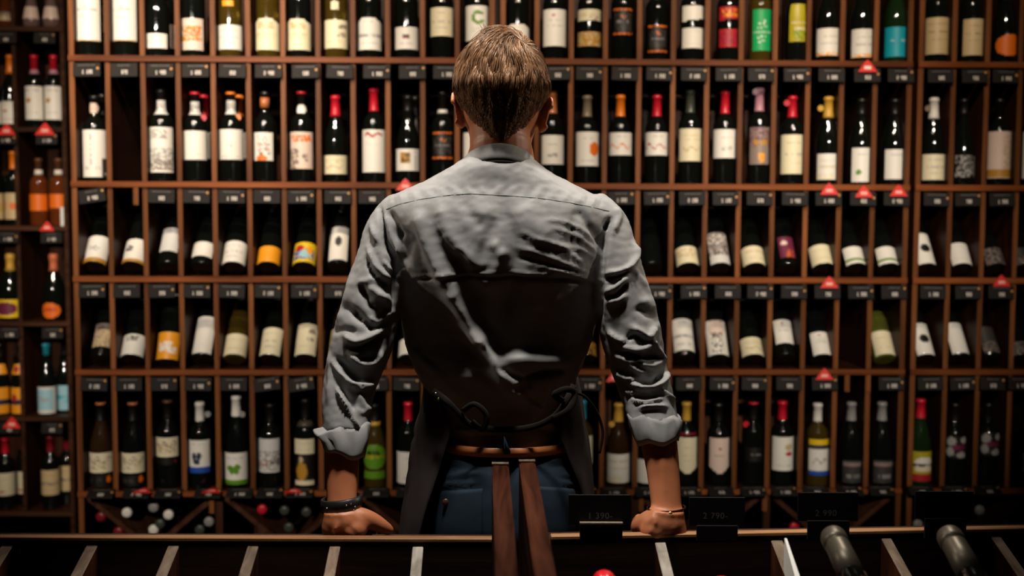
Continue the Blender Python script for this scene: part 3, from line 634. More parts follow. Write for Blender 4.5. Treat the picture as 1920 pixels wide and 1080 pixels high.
R4 = [
 (190, 'x', [(606, 649, 33, 'dimtan')], 'bottle with high greyish tan label', 'k'),
 (248, 'x', [(626, 676, 42, 'emblemtop')], 'bottle with white label left of the orange one', 'k'),
 (315, 'x', [(622, 677, 41, 'house')], 'orange-labelled bottle with white house drawing', 'k'),
 (380, 'x', [(593, 661, 35, 'plain')], 'bottle with tall white label right of the orange one', 'k'),
 (440, 'u', [(625, 673, 43, 'cream')], 'golden wine bottle with cream label', 'g'),
 (507, 'u', [(614, 667, 38, 'ctext')], 'bottle with blank cream label, right of the golden bottle', 'k'),
 (573, 'u', [(607, 669, 38, 'motif')], 'bottle with tall cream label and faint emblem', 'k'),
 (636, 'u', [(616, 668, 38, 'gold')], "gold-labelled bottle half behind the man's left sleeve", 'b'),
 (704, 'u', [(655, 674, 40, 'gold')], "bottle sliver in the gap beside the man's left elbow", 'k'),
 (768, 'u', [(634, 674, 44, 'plain')], "bottle with white label beside the man's waist", 'k'),
 (1098, 'x', [(640, 682, 40, 'goldpat')], "bottle with gold-patterned black label beside the man's waist", 'k'),
 (1146, 'u', [(640, 678, 34, 'plain')], "white label sliver beside the man's right sleeve", 'k'),
 (1283, 'x', [(597, 656, 38, 'band')], 'bottle with tall white label next to the right sleeve', 'k'),
 (1346, 'x', [(600, 673, 38, 'tower')], 'bottle with tall label of a branching figure', 'k'),
 (1411, 'u', [(632, 674, 41, 'cellar')], 'bottle with low yellowish cream label', 'k'),
 (1472, 'x', [(599, 643, 33, 'redtop')], 'bottle with high white label and red mark', 'k'),
 (1540, 'x', [(622, 671, 35, 'redtop')], 'bottle with short white label above a red sign', 'k'),
 (1658, 'u', [(620, 671, 38, 'cream')], 'green-gold bottle right of the empty cell', 'y'),
 (1732, 'x', [(606, 669, 33, 'spot')], 'bottle with dark spot on tall white label', 'k'),
 (1797, 'x', [(605, 661, 32, 'plain')], 'bottle with narrow pale label near right end', 'k'),
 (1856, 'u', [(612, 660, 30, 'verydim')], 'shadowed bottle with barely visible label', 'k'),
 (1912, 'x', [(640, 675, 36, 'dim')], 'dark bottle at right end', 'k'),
]
R5 = [
 (192, 'u', 753, 'b', 'k', [(850, 887, 43, 'sketch'), (891, 912, 43, 'blackred')], 'sloping bottle with sketched cream label, leftmost', dict(capring=('c', .965, .995))),
 (252, 'u', 753, 'k', 'k', [(850, 887, 43, 'sketch'), (891, 912, 43, 'blackred')], 'sloping bottle with sketched cream label, second from left', dict(capring=('c', .965, .995))),
 (317, 'x', 749, 'k', 'k', [(821, 857, 40, 'sketch'), (859, 872, 40, 'blackred2')], 'straight bottle with sketched cream label set high', dict(capring=('u', .965, .995))),
 (377, 'x', 754, 'k', 'W', [(826, 887, 38, 'butterblue')], 'white-capped bottle with dark butterfly and blue stripe', dict(medal=(16, 777, 's'))),
 (445, 'u', 742, 'k', 'W', [(850, 909, 42, 'buttergreen')], 'white-capped bottle with green butterfly and green stripe', dict(medal=(13, 777, 's'))),
 (508, 'x', 757, 'k', 'k', [(823, 886, 38, 'landscape')], 'bottle with white and grey landscape label', {}),
 (574, 'x', 748, 'k', 'k', [(824, 852, 36, 'cream'), (853, 910, 36, 'figure')], 'black bottle with gold standing figure on label', dict(capring=('g', .70, .76))),
 (704, 'u', 757, 'g', 'k', [(834, 880, 41, 'greenround', 'oval'), (884, 898, 38, 'greenfoot')], 'golden bottle with round green label', dict(capring=('G', .74, .79))),
 (766, 'x', 754, 'k', 'r', [(848, 907, 42, 'ovaldot')], 'red-capped bottle partly behind the apron', {}),
 (1090, 'x', 750, 'g', 'T', [(818, 872, 38, 'cream')], 'teal-capped bottle partly behind the apron', {}),
 (1158, 'u', 756, 'b', 'G', [(852, 906, 43, 'lines')], "gold-capped bottle between apron and man's forearm", dict(medal=(-13, 796, 'G'))),
 (1213, 'u', 758, 'k', 'k', [(862, 906, 40, 'plain')], "bottle mostly behind the man's right forearm", {}),
 (1285, 'x', 754, 'k', 'G', [(821, 888, 38, 'shield', 'shield')], 'gold-capped bottle with cream shield label', dict(capring=('R', .62, .655))),
 (1345, 'x', 756, 'k', 'k', [(822, 888, 36, 'pinkshield', 'shield')], 'dark-capped bottle with pinkish shield label', {}),
 (1410, 'x', 752, 'k', 'k', [(840, 866, 34, 'darkline')], 'black-labelled bottle with red ring and red side medal', dict(capring=('r', .955, .99), medal=(-16, 796, 'r'))),
 (1464, 'x', 752, 'k', 'r', [(820, 883, 40, 'crestred')], 'red-capped bottle with white label and red crest', {}),
 (1530, 'x', 756, 'g', 'W', [(824, 892, 37, 'striped')], 'white-capped bottle with yellow, navy and white label', {}),
 (1593, 'u', 754, 'k', 's', [(864, 906, 36, 'greyband')], 'grey-capped bottle with grey banded label, left of pair', {}),
 (1650, 'u', 754, 'k', 's', [(864, 906, 36, 'greyband')], 'grey-capped bottle with grey banded label, right of pair', {}),
 (1722, 'u', 748, 'e', 'r', [(847, 903, 39, 'tropic')], 'red-capped green bottle with lime, white and red label', {}),
 (1786, 'x', 756, 'k', 'k', [(818, 860, 38, 'blotch')], 'black bottle with grey and red blotches, left of pair', {}),
 (1848, 'x', 756, 'k', 'k', [(812, 855, 38, 'blotch')], 'black bottle with grey and red blotches, right of pair', {}),
 (1930, 'x', 756, 'k', 'k', [(850, 885, 38, 'dim')], 'bottle cut off at the right edge', {}),
]
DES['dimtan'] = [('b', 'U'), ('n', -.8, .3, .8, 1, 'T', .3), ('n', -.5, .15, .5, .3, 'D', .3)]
GL['y'] = mat('glass_yellow_green', (.12, .13, .02), .07, coat=1.0, trans=.3)
for x, k, H, g, c, L_, d, kw in R1:
    bottle(FR, x, yb(1, x), ST[0], k, H, g, c, .72, L_, d, T1, G1, **kw)
for x, k, ty, g, c, L_, d, kw in R2:
    s = FR.px(x, yb(2, x), .058)[0]; H = FR.px(x, ty, .058)[1] - ST[1]
    long_ = c in 'rocmGWdt' and c != 'k'
    bottle(FR, x, yb(2, x), ST[1], k, H, g, c, .76 if long_ else .80, L_, d, T2_, G2, **kw)
for x, k, L_, d, g in R3:
    bottle(FR, x, yb(3, x), ST[2], k, .30, g, 'k', .76, L_, d, T3, G3, tilt=36, tb=.05, spin=rnd.uniform(-.05, .05))
for x, k, L_, d, g in R4:
    bottle(FR, x, yb(4, x), ST[3], k, .30, g, 'k' if x != 315 else 's', .76, L_, d, T4, G4, tilt=36 if x != 315 else 22, tb=.05, spin=rnd.uniform(-.05, .05))
for x, k, ty, g, c, L_, d, kw in R5:
    H = FR.px(x, ty, .058)[1] - ST[4]
    bottle(FR, x, yb(5, x), ST[4], k, H, g, c, .78, L_, d, T5, G5, **kw)
# the bars the leaning bottles rest on
for sh in (2, 3):
    for (a, b, nm) in ((UA[0], UA[1], 'left'), (UB[0], UB[1], 'middle'), (UC[0], UC[1], 'right')):
        pass
# second bottles standing behind the first ones, seen beside them
BK = 'bottles standing behind the front ones'
for (x, y, z, k, c, L_, d) in [
 (190, 104, 0, 'x', 'k', [(10, 60, 40, 'giant')], 'rear bottle behind the tall white label at left end of top shelf'),
 (257, 104, 0, 'x', 'k', [(-10, 30, 40, 'giant')], 'rear bottle behind the second tall white label on top shelf'),
 (313, 104, 0, 'x', 'k', [(45, 90, 38, 'pinklabel')], 'rear bottle behind the low cream label on top shelf'),
 (195, 339, 1, 'x', 'k', [(235, 285, 40, 'plain'), (288, 322, 40, 'gold')], 'rear bottle behind the vertical lettering label on second shelf'),
 (384, 340, 1, 'x', 'r', [(248, 297, 40, 'plain')], 'rear bottle behind the red-ringed one on second shelf'),
 (450, 340, 1, 'x', 'o', [(248, 297, 40, 'plain')], 'rear bottle behind the orange-ringed one on second shelf'),
 (779, 342, 1, 'u', 'k', [(279, 313, 40, 'plain')], 'rear bottle behind the gold portrait label on second shelf'),
]:
    bottle(FR, x, y, ST[z], k, .30, 'k', c, .76, L_, d, '', BK, tb=.145)
# left rack
LT = [z + TH / 2 for z in SL]
def lb(x, y, row, *a, **k):
    return bottle(FL, x, y, LT[row], *a, Rr=k.pop('Rr', .037), tb=k.pop('tb', .055), **k)
LG = 'bottles in the far left rack'
lb(60, 50, 0, 'q', .17, 'p', 'k', .82, [(12, 34, 26, 'pinklabel')], 'squat clear bottle with conical pink body, left of two', 'at top left', LG, Rr=.034)
lb(97, 50, 0, 'q', .17, 'p', 'k', .82, [(12, 34, 26, 'pinklabel')], 'squat clear bottle with conical pink body, right of two', 'at top left', LG, Rr=.034)
lb(12, 50, 0, 'q', .17, 'a', 'k', .82, [(22, 38, 26, 'dimtan')], 'squat brown bottle in the top left corner', '', LG, Rr=.034)
lb(22, 240, 1, 'u', .30, 'k', 'o', .74, [(190, 232, 37, 'sealgold')], 'orange-capped bottle with low white label', 'in far left rack', LG)
lb(-13, 240, 1, 'u', .30, 'k', 'o', .74, [(190, 232, 37, 'sealgold')], 'orange-capped bottle cut off by the left edge', 'in far left rack', LG)
lb(67, 240, 1, 'x', .30, 'k', 'r', .80, [(161, 224, 33, 'sealgold')], 'red-capped bottle with gold seal, left of two', 'in far left rack', LG, capring=('m', .74, .80))
lb(103, 240, 1, 'x', .30, 'k', 'r', .80, [(161, 224, 33, 'sealgold')], 'red-capped bottle with gold seal, right of two', 'in far left rack', LG, capring=('m', .74, .80))
lb(28, 425, 2, 'x', .31, 'k', 'o', .76, [(362, 411, 36, 'fruit')], 'orange-capped bottle with fruit on tan label', 'in far left rack', LG)
lb(-8, 425, 2, 'x', .31, 'k', 'o', .76, [(362, 411, 36, 'fruit')], 'orange-capped bottle with tan label at left edge', 'in far left rack', LG)
lb(75, 425, 2, 'x', .28, 'a', 'u', .84, [(364, 395, 37, 'amber')], 'amber bottle with wide orange label', 'in far left rack', LG, capring=('W', .76, .83))
lb(112, 425, 2, 'x', .28, 'a', 'u', .84, [(364, 390, 34, 'amber')], 'amber bottle behind white card, beside rack end', 'in far left rack', LG, capring=('W', .76, .83))
lb(22, 604, 3, 'c', .28, 'k', 'G', .74, [(562, 596, 44, 'yellowoval')], 'gold-necked sparkling wine bottle with yellow label', 'in far left rack', LG, Rr=.05, tb=.062)
lb(103, 604, 3, 'c', .28, 'k', 'C', .74, [(568, 597, 34, 'copper', 'oval')], 'copper-necked sparkling wine bottle with round red label', 'in far left rack', LG, Rr=.046, tb=.06)
lb(40, 781, 4, 'u', .30, 'k', 'k', .8, [(727, 776, 38, 'yellowbar'), (683, 702, 27, 'yellowneck')], 'yellow-labelled bottle with blue bar', 'in far left rack', LG)
lb(3, 781, 4, 'u', .30, 'k', 'k', .8, [(727, 776, 38, 'yellowbar'), (683, 702, 27, 'yellowneck')], 'yellow-labelled bottle with blue bar at left edge', 'in far left rack', LG)
lb(90, 781, 4, 'u', .30, 'k', 'T', .84, [(726, 776, 34, 'blue')], 'bottle with pale blue label and teal cap', 'in far left rack', LG)
lb(124, 781, 4, 'u', .30, 'k', 'k', .8, [(723, 769, 32, 'cyan')], 'bottle with blue label beside rack end', 'in far left rack', LG, tb=.12)
lb(13, 958, 5, 'x', .30, 'k', 'r', .78, [(888, 930, 36, 'redfoot')], 'red-capped bottle with cream label at left edge', 'in far left rack', LG)
lb(50, 958, 5, 'x', .30, 'k', 'r', .78, [(885, 926, 30, 'redfoot')], 'smaller red-capped bottle behind the divider side', 'in far left rack', LG, tb=.13)
lb(97, 958, 5, 'x', .31, 'k', 'R', .78, [(882, 929, 36, 'tanband')], 'dark red-capped bottle with tan label', 'in far left rack', LG)
lb(128, 958, 5, 'x', .30, 'k', 'R', .78, [(874, 921, 34, 'tanband')], 'tan-labelled bottle half hidden by rack end', 'in far left rack', LG, tb=.13)
c = box('side_card', 0, .026, -.001, .001, 0, .078, PAPER if False else mat('white_card', (.75, .73, .68), .6)); c.location = FL.w(FL.px(119, 405, .01)[0], .012, LT[2] + .039); tag(c, 'narrow white card standing at the amber bottle, far left rack', 'card')
# bottles lying in the cross bins: only their round ends face us
def lying(x, y, c, d):
    s, z = FR.px(x, y, .03); prof = profile('x', .29, .0148 if (x, y) == (299, 983) else .024)
    key = ('lie', c)
    r = link('wine_bottle', lathe_mesh('wine_bottle', prof, GL['k'], 20), None, FR.w(s, .32, z), (R(90), 0, FR.yaw))
    zs = [.26] + [q for _, q in prof if q > .2611]
    link('capsule', lathe_mesh('capsule', [(prof_r(prof, q) + .0012, q) for q in zs] + [(.008, .2915)], capmat(c), 16), r)
    tag(r, d, 'bottle', 'bottles lying in the cross bins'); return r
for x, y, c, d in [(237, 962, 'W', 'bottle lying neck out with white cap on the left cross board'), (287, 952, 's', 'grey-capped bottle lying uppermost between the left cross boards'),
 (315, 966, 'W', 'white-capped bottle lying right of centre between left cross boards'), (287, 994, 'W', 'white-capped bottle lying lowest between the left cross boards'),
 (299, 983, 'd', 'dark-capped bottle lying between two white-capped ones'), (188, 970, 'R', 'dull red-capped bottle lying at the left of the first bin'),
 (221, 998, 'R', 'dull red-capped bottle lying under the left cross board'), (391, 979, 's', 'small grey-capped bottle lying near the bin upright'),
 (374, 994, 'd', 'dark-capped bottle lying low near the bin upright'), (491, 956, 'r', 'bright red-capped bottle lying in the second bin'), (533, 958, 'd', 'dark-capped bottle lying right of the bright red cap'),
 (574, 961, 'd', "dark-capped bottle lying beside the man's watch"), (541, 990, 'd', 'dark-capped bottle lying lowest in the second bin'),
 (1490, 989, 'r', 'red-capped bottle lying between second and third price card'), (1838, 957, 's', 'grey-capped bottle lying right of the last price card'),
 (1722, 984, 's', 'grey-capped bottle lying low at the last price card'), (1890, 985, 'd', 'dark-capped bottle lying in the bin at far right')]:
    lying(x, y, c, d)

# ------------------------------------------------------------------ price tags below the shelf edges
FONT = {'0': '757', '1': '262', '2': '', '3': ''}
DG = {'0': ('111', '101', '101', '101', '111'), '1': ('010', '110', '010', '010', '111'), '2': ('111', '001', '111', '100', '111'), '3': ('111', '001', '111', '001', '111'),
      '4': ('101', '101', '111', '001', '001'), '5': ('111', '100', '111', '001', '111'), '6': ('111', '100', '111', '101', '111'), '7': ('111', '001', '010', '010', '010'),
      '8': ('111', '101', '111', '101', '111'), '9': ('111', '101', '111', '001', '111'), ' ': ('000',) * 5, '-': ('000', '000', '111', '000', '000')}
FIGC = {}
def figures(txt):
    if txt in FIGC: return FIGC[txt]
    vs, fs = [], []; u = .0017; wd = (len(txt) * 4 - 1) * u; x0 = -wd / 2
    for ci, ch in enumerate(txt):
        for j, row in enumerate(DG[ch]):
            for i, b in enumerate(row):
                if b == '1':
                    x, z = x0 + (ci * 4 + i) * u, -j * u * 1.5; k = len(vs)
                    vs += [(x, 0, z), (x + u, 0, z), (x + u, 0, z - u * 1.5), (x, 0, z - u * 1.5)]; fs.append((k, k + 3, k + 2, k + 1))
    FIGC[txt] = mesh('price_figures', vs, fs, M_FIG); return FIGC[txt]
def strip(wd, h, seed):
    r = random.Random(seed); vs, fs = [], []; x = -wd / 2
    while x < wd / 2:
        l = r.uniform(.003, .009); k = len(vs); vs += [(x, 0, h), (x + l, 0, h), (x + l, 0, 0), (x, 0, 0)]; fs.append((k, k + 3, k + 2, k + 1)); x += l + .0016
    return mesh('fine_print', vs, fs, M_HEAD)
PRICES = ['950', '1 490', '890', '1 190', '790', '1 290', '2 490', '990', '1 690', '1 390', '670', '1 990', '2 190', '590', '1 090', '850']
bm = bmesh.new(); bmesh.ops.create_cube(bm, size=1)
for v in bm.verts: v.co = Vector((v.co.x * .089, v.co.y * .003, v.co.z * .046))
bmesh.ops.bevel(bm, geom=list(bm.edges), offset=.0012, segments=1, affect='EDGES')
TAG = bpy.data.meshes.new('price_tag'); bm.to_mesh(TAG); bm.free(); TAG.materials.append(M_TAG)
STRIPS = [strip(w_, .0022, k) for k, w_ in enumerate((.05, .062, .04, .056))]
def disc(r, m, n=14):
    return mesh('sticker', [(r * math.cos(2 * math.pi * k / n), 0, r * math.sin(2 * math.pi * k / n)) for k in range(n)], [tuple(range(n))], m)
STK = disc(.0042, M_STICK)
def near_label(x, row_items, fr):
    best = min(row_items, key=lambda q: abs(q[0] - x)); return best[1]
def price_tag(fr, x, zshelf, k, label, roll=0.0, flat=False, group='dark price tags along the shelf edges', yref=140):
    s = fr.px(x, yref, -.012)[0]
    t, z, rx = (-.0095, zshelf - TH / 2 - .0285, R(-6)) if not flat else (-.018, zshelf + .006, R(-62))
    o = link('price_tag', TAG, None, fr.w(s, t, z), (rx, R(roll), fr.yaw))
    link('price_figures', figures(PRICES[k % len(PRICES)]), o, (.002, -.0019, -.001))
    link('fine_print', STRIPS[k % 4], o, (0, -.0019, .0135))
    if k % 3 != 1: link('sticker', STK, o, (.036, -.002, .004 if k % 2 else .012))
    tag(o, label, 'price tag', group); return o
def rowtags(fr, xs, row, zs, name, items, skip=(), flat=False, yref=140):
    cnt = {}
    for k, x in enumerate(xs):
        rl = rnd.uniform(-1.5, 1.5)
        if row == 2 and x == 172: rl = -9
        if row == 4 and x in (500, 564): rl = -8
        d = near_label(x, items, fr)
        price_tag(fr, x, zs, k * 7 + row * 3, tag_text(d, row), rl, flat, yref=yref)
def tag_text(d, row):
    ws = d.split()
    t = 'price tag under the ' + d
    ws = t.split()
    rn = {1: 'top shelf', 2: 'second shelf', 3: 'third shelf', 4: 'fourth shelf', 5: 'fifth shelf', 0: 'left rack'}[row]
    return ' '.join(ws[:14]) + ', ' + rn if len(ws) <= 14 else ' '.join(ws[:14]) + ', ' + rn
I1 = [(q[0], q[6]) for q in R1]; I2 = [(q[0], q[6]) for q in R2] + [(240, 'empty second cell from left')]; I3 = [(q[0], q[3]) for q in R3] + [(697, "hidden cell left of the man's shoulder")]
I4 = [(q[0], q[3]) for q in R4]; I5 = [(q[0], q[6]) for q in R5]
rowtags(FR, [162, 232, 300, 366, 435, 503, 572, 637, 706, 773, 837, 1045, 1105, 1172, 1237, 1302, 1367, 1428, 1495, 1560, 1627, 1690, 1765, 1829, 1887], 1, SH[0], '', I1, yref=130)
rowtags(FR, [172, 302, 368, 434, 500, 564, 633, 697, 1165, 1232, 1298, 1361, 1425, 1491, 1554, 1619, 1682, 1757, 1816, 1880], 2, SH[1], '', I2, yref=370)
rowtags(FR, [172, 237, 303, 369, 434, 502, 570, 633, 1236, 1301, 1365, 1426, 1489, 1552, 1615, 1677, 1750, 1816, 1878], 3, SH[2], '', I3, yref=545)
rowtags(FR, [176, 241, 307, 371, 438, 500, 564, 703, 762, 1105, 1292, 1355, 1415, 1480, 1547, 1672, 1745, 1806, 1862, 1915], 4, SH[3], '', I4, yref=720)
rowtags(FR, [190, 257, 316, 391, 450, 506, 563, 705, 768, 1095, 1150, 1215, 1290, 1351, 1412, 1470, 1530, 1593, 1652, 1726, 1790, 1852], 5, SH[4], '', I5, flat=True, yref=918)
# wooden tag blocks left bare where a tag is missing
for k, (x, y, row, d) in enumerate([(255, 364, 1, 'bare brown tag block under the empty cell of the second shelf'), (1588, 718, 3, 'bare brown tag block, left of two, under the empty fourth-shelf cell'),
        (1627, 718, 3, 'bare brown tag block, right of two, under the empty fourth-shelf cell'), (397, 948, 4, 'bare brown tag block under the fifth shelf above the bins'), (1202, 948, 4, 'bare brown tag block under the fifth shelf beside the right forearm'),
        (1433, 948, 4, 'bare brown tag block under the fifth shelf between two price cards')]):
    s = FR.px(x, y)[0]; o = box('tag_block', -.0085, .0085, -.006, .006, -.029, .029, W_DIV, None, .001)
    o.location = FR.w(s, .002, SH[row] - TH / 2 - .029 - .0002); o.rotation_euler = (0, 0, FR.yaw); tag(o, d, 'tag block', 'bare tag blocks')
LROW = [(83, 75, 0, 'squat pink bottles'), (10, 75, 0, 'squat brown bottle'), (87, 262, 1, 'red-capped bottles with gold seals'), (10, 262, 1, 'orange-capped bottles with white label'), (96, 447, 2, 'amber bottles'), (14, 447, 2, 'orange-capped bottles with fruit label'),
        (98, 627, 3, 'copper-necked sparkling bottle'), (17, 627, 3, 'gold-necked sparkling bottle'), (97, 806, 4, 'pale blue label bottle'), (17, 808, 4, 'yellow-labelled bottles')]
for k, (x, y, row, d) in enumerate(LROW):
    price_tag(FL, x, SL[row], k * 5 + 2, 'dark price tag in far left rack under the ' + d, rnd.uniform(-1, 1), yref=y)

# red triangular signs clipped on the tags
def sign(fr, x, y, label, z=None, sc=1.0, pale=False, flat=False):
    h, b = .040 * sc, .031 * sc
    pts = [(-b, 0), (b, 0), (.75 * b, .3 * h), (.28 * b, .8 * h), (0, h), (-.28 * b, .8 * h), (-.75 * b, .3 * h)]
    vs = [(a, -.001, c) for a, c in pts] + [(a, .001, c) for a, c in pts]; n = len(pts)
    fs = [tuple(range(n)), tuple(range(n, 2 * n))[::-1]] + [(k, k + n, (k + 1) % n + n, (k + 1) % n) for k in range(n)]
    s, z0 = fr.px(x, y + 12, -.016)
    o = link('discount_sign', mesh('discount_sign', vs, fs, M_RED), None, fr.w(s, -.0165 if not flat else -.03, z0), (R(-8 if not flat else -80), 0, fr.yaw))
    me = mesh('sign_print', [(-.012 * sc, 0, .009 * sc), (.012 * sc, 0, .009 * sc), (.010 * sc, 0, .019 * sc), (-.010 * sc, 0, .019 * sc)], [(0, 1, 2, 3)], M_PINK if not pale else mat('pale_card', (.75, .8, .7), .5))
    link('sign_print', me, o, (0, -.0016, 0))
    tag(o, label, 'sign', 'red triangular signs on the tags'); return o
for x, y, d in [(760, 345, "red triangular sign on second shelf left of the man's shoulder"), (1555, 353, 'red triangular sign under the gold-capped bottle, left of three'), (1620, 358, 'red triangular sign on second shelf, middle of three'),
                (1685, 356, 'red triangular sign on second shelf, right of three'), (1555, 528, 'red triangular sign on third shelf under the cream label'), (1878, 525, 'red triangular sign on third shelf near the right end'),
                (1546, 700, 'red triangular sign on fourth shelf'), (1153, 704, "red triangular sign mostly hidden by the man's right sleeve")]:
    sign(FR, x, y, d)
sign(FR, 1627, 123, 'pale pink triangular sign on the top shelf', sc=1.05, pale=True)
for x, d in [(268, 'red sign lying tilted under the second sketched label bottle'), (397, 'red sign lying tilted near the dark butterfly bottle'), (551, 'red sign lying tilted under the gold figure bottle')]:
    sign(FR, x, 910, d, flat=True)
for x, y, d, sc in [(12, 241, 'red triangular sign at the left edge below orange-capped bottles', 1.2), (84, 241, 'pink-red triangular sign below the gold seal bottles', 1.3), (88, 421, 'red triangular sign below the amber bottles', 1.0), (22, 791, 'red triangular sign below the yellow-labelled bottles', 1.2)]:
    sign(FL, x, y, d, sc=sc)

# ------------------------------------------------------------------ the man
MX = -0.012
def Yp(px, py, Y): return P(px, py, Y)
def smoothnoise(v, s, seed=0): return noise.noise(Vector((v[0] * s + seed, v[1] * s, v[2] * s)))
man = empty('person', (MX, 1.99, 0))
tag(man, 'man seen from behind in grey shirt, apron and jeans, hands on the display rail', 'person')
def child(name, me): 
    o = link(name, me, man); o.matrix_parent_inverse = Matrix.Translation((-MX, -1.99, 0)); return o
def ctube(name, pts, radii, m, n=10, sub=4, side=Vector((1, 0, 0))):
    p, r = smooth_path(pts, radii, sub); v, f = frame_tube(p, r, n, side); return child(name, mesh(name, v, f, m, True))
def rings(rows, Yc, n=48, ex=2.3, dz=None):
    """closed loft of level rings; row = (py, left_px, right_px, Y_back, Y_front)"""
    vs, fs = [], []
    # resample smoothly
    rows = sorted(rows); ys = np.linspace(rows[0][0], rows[-1][0], int((rows[-1][0] - rows[0][0]) / 7) + 2)
    A = np.array(rows, float)
    C = [np.interp(ys, A[:, 0], A[:, k]) for k in range(5)]
    for k in range(1, 5):                    # soften the corners between rows
        for _ in range(2): C[k][1:-1] = (C[k][:-2] + 2 * C[k][1:-1] + C[k][2:]) / 4
    for y, xl, xr, yb_, yf in zip(*C):
        L_, R_ = P(xl, y, Yc), P(xr, y, Yc); cx = (L_.x + R_.x) / 2; a = (R_.x - L_.x) / 2; z = (L_.z + R_.z) / 2; cy = (yb_ + yf) / 2; b = (yf - yb_) / 2
        for k in range(n):
            t = 2 * math.pi * k / n; c, s = math.cos(t), math.sin(t)
            vs.append((cx + a * math.copysign(abs(c) ** (2 / ex), c), cy + b * math.copysign(abs(s) ** (2 / ex), s), z))
    m = len(ys)
    for i in range(m - 1):
        for k in range(n): a_, b_ = i * n + k, i * n + (k + 1) % n; fs.append((a_, b_, b_ + n, a_ + n))
    fs.append(tuple(range(n))); fs.append(tuple((m - 1) * n + k for k in range(n))[::-1]); return vs, fs
def tube(pts, radii, n=20, sub=5, side=Vector((1, 0, 0))):
    p, r = smooth_path(pts, radii, sub); return frame_tube(p, r, n, side)
# wrinkles: strokes drawn over the cloth as the camera sees it, pressed into the surface along its normals
def press(me, strokes, facing=0.05, extra=None):
    n = len(me.vertices); co = np.empty(n * 3, 'f'); me.vertices.foreach_get('co', co); co = co.reshape(-1, 3).astype(float)
    no = np.empty(n * 3, 'f'); me.vertex_normals.foreach_get('vector', no); no = no.reshape(-1, 3).astype(float)
    uv = proj(co); view = CP - co; view /= np.linalg.norm(view, axis=1)[:, None]; fc = np.clip(((no * view).sum(1) - facing) * 3, 0, 1)
    disp = np.zeros(n)
    for pts, wd, h in strokes:
        pts = np.array(pts, float)
        if len(pts) > 2:                     # round the polyline
            t = np.linspace(0, len(pts) - 1, 5 * (len(pts) - 1) + 1); pts = np.stack([np.interp(t, range(len(pts)), pts[:, k]) for k in (0, 1)], 1)
            for _ in range(3): pts[1:-1] = (pts[:-2] + 2 * pts[1:-1] + pts[2:]) / 4
        lo, hi = pts.min(0) - 4 * wd, pts.max(0) + 4 * wd
        idx = np.where((uv[:, 0] > lo[0]) & (uv[:, 0] < hi[0]) & (uv[:, 1] > lo[1]) & (uv[:, 1] < hi[1]) & (fc > 0))[0]
        if not len(idx): continue
        q = uv[idx]; best = np.full(len(idx), 1e9); par = np.zeros(len(idx)); seg = np.linalg.norm(pts[1:] - pts[:-1], axis=1); cum = np.concatenate([[0], seg.cumsum()])
        for i in range(len(pts) - 1):
            d = pts[i + 1] - pts[i]; t = np.clip(((q - pts[i]) @ d) / max(1e-9, d @ d), 0, 1); e = np.linalg.norm(q - pts[i] - t[:, None] * d, axis=1)
            b = e < best; best[b] = e[b]; par[b] = (cum[i] + t[b] * seg[i]) / cum[-1]
        taper = np.clip(np.minimum(par, 1 - par) * 5 + .25, 0, 1)
        disp[idx] += h * np.exp(-(best / wd) ** 2) * taper * fc[idx]
    if extra is not None: disp += extra(co, uv)
    co = co + no * disp[:, None]; me.vertices.foreach_set('co', co.astype('f').ravel()); me.update()
def bvh(o):
    me = o.data; return BVHTree.FromPolygons([v.co[:] for v in me.vertices], [p.vertices[:] for p in me.polygons])
def drape(tree, grid, off, thick, name, m, maxd=4):
    """cloth piece laid on a surface: a grid of photo pixels cast onto it, lifted by off, with real thickness"""
    rows, cols = len(grid), len(grid[0]); vs, fs, nn = [], [], []
    for r_ in grid:
        for (x, y) in r_:
            d = ray(x, y).normalized(); h = tree.ray_cast(CAM, d, maxd)
            if h[0] is None: h = (vs[-1] if vs else CAM + d * 1.9, Vector((0, -1, 0)), 0, 0)
            else: h = (h[0] - d * off, h[1], 0, 0)
            vs.append(h[0])
    n = len(vs)
    # soften
    for _ in range(2):
        w_ = [v.copy() for v in vs]
        for j in range(rows):
            for i in range(1, cols - 1): k = j * cols + i; w_[k].y = (vs[k - 1].y + 2 * vs[k].y + vs[k + 1].y) / 4
        vs = w_
    bk = [v + (v - CAM).normalized() * thick for v in vs]
    for j in range(rows - 1):
        for i in range(cols - 1):
            q = j * cols + i; fs.append((q, q + cols, q + cols + 1, q + 1)); q += n; fs.append((q, q + 1, q + cols + 1, q + cols))
    edge = [i for i in range(cols)] + [j * cols + cols - 1 for j in range(1, rows)] + [(rows - 1) * cols + i for i in range(cols - 2, -1, -1)] + [j * cols for j in range(rows - 2, 0, -1)]
    for a, b in zip(edge, edge[1:] + edge[:1]): fs.append((a, b, b + n, a + n))
    return child(name, mesh(name, vs + bk, fs, m, True))
def lerp_grid(top, bot, rows, cols):
    def at(path, t):
        k = t * (len(path) - 1); i = min(int(k), len(path) - 2); f = k - i
        return (path[i][0] * (1 - f) + path[i + 1][0] * f, path[i][1] * (1 - f) + path[i + 1][1] * f)
    out = []
    for j in range(rows):
        v = j / (rows - 1); row = []
        for i in range(cols):
            a, b = at(top, i / (cols - 1)), at(bot, i / (cols - 1)); row.append((a[0] * (1 - v) + b[0] * v, a[1] * (1 - v) + b[1] * v))
        out.append(row)
    return out

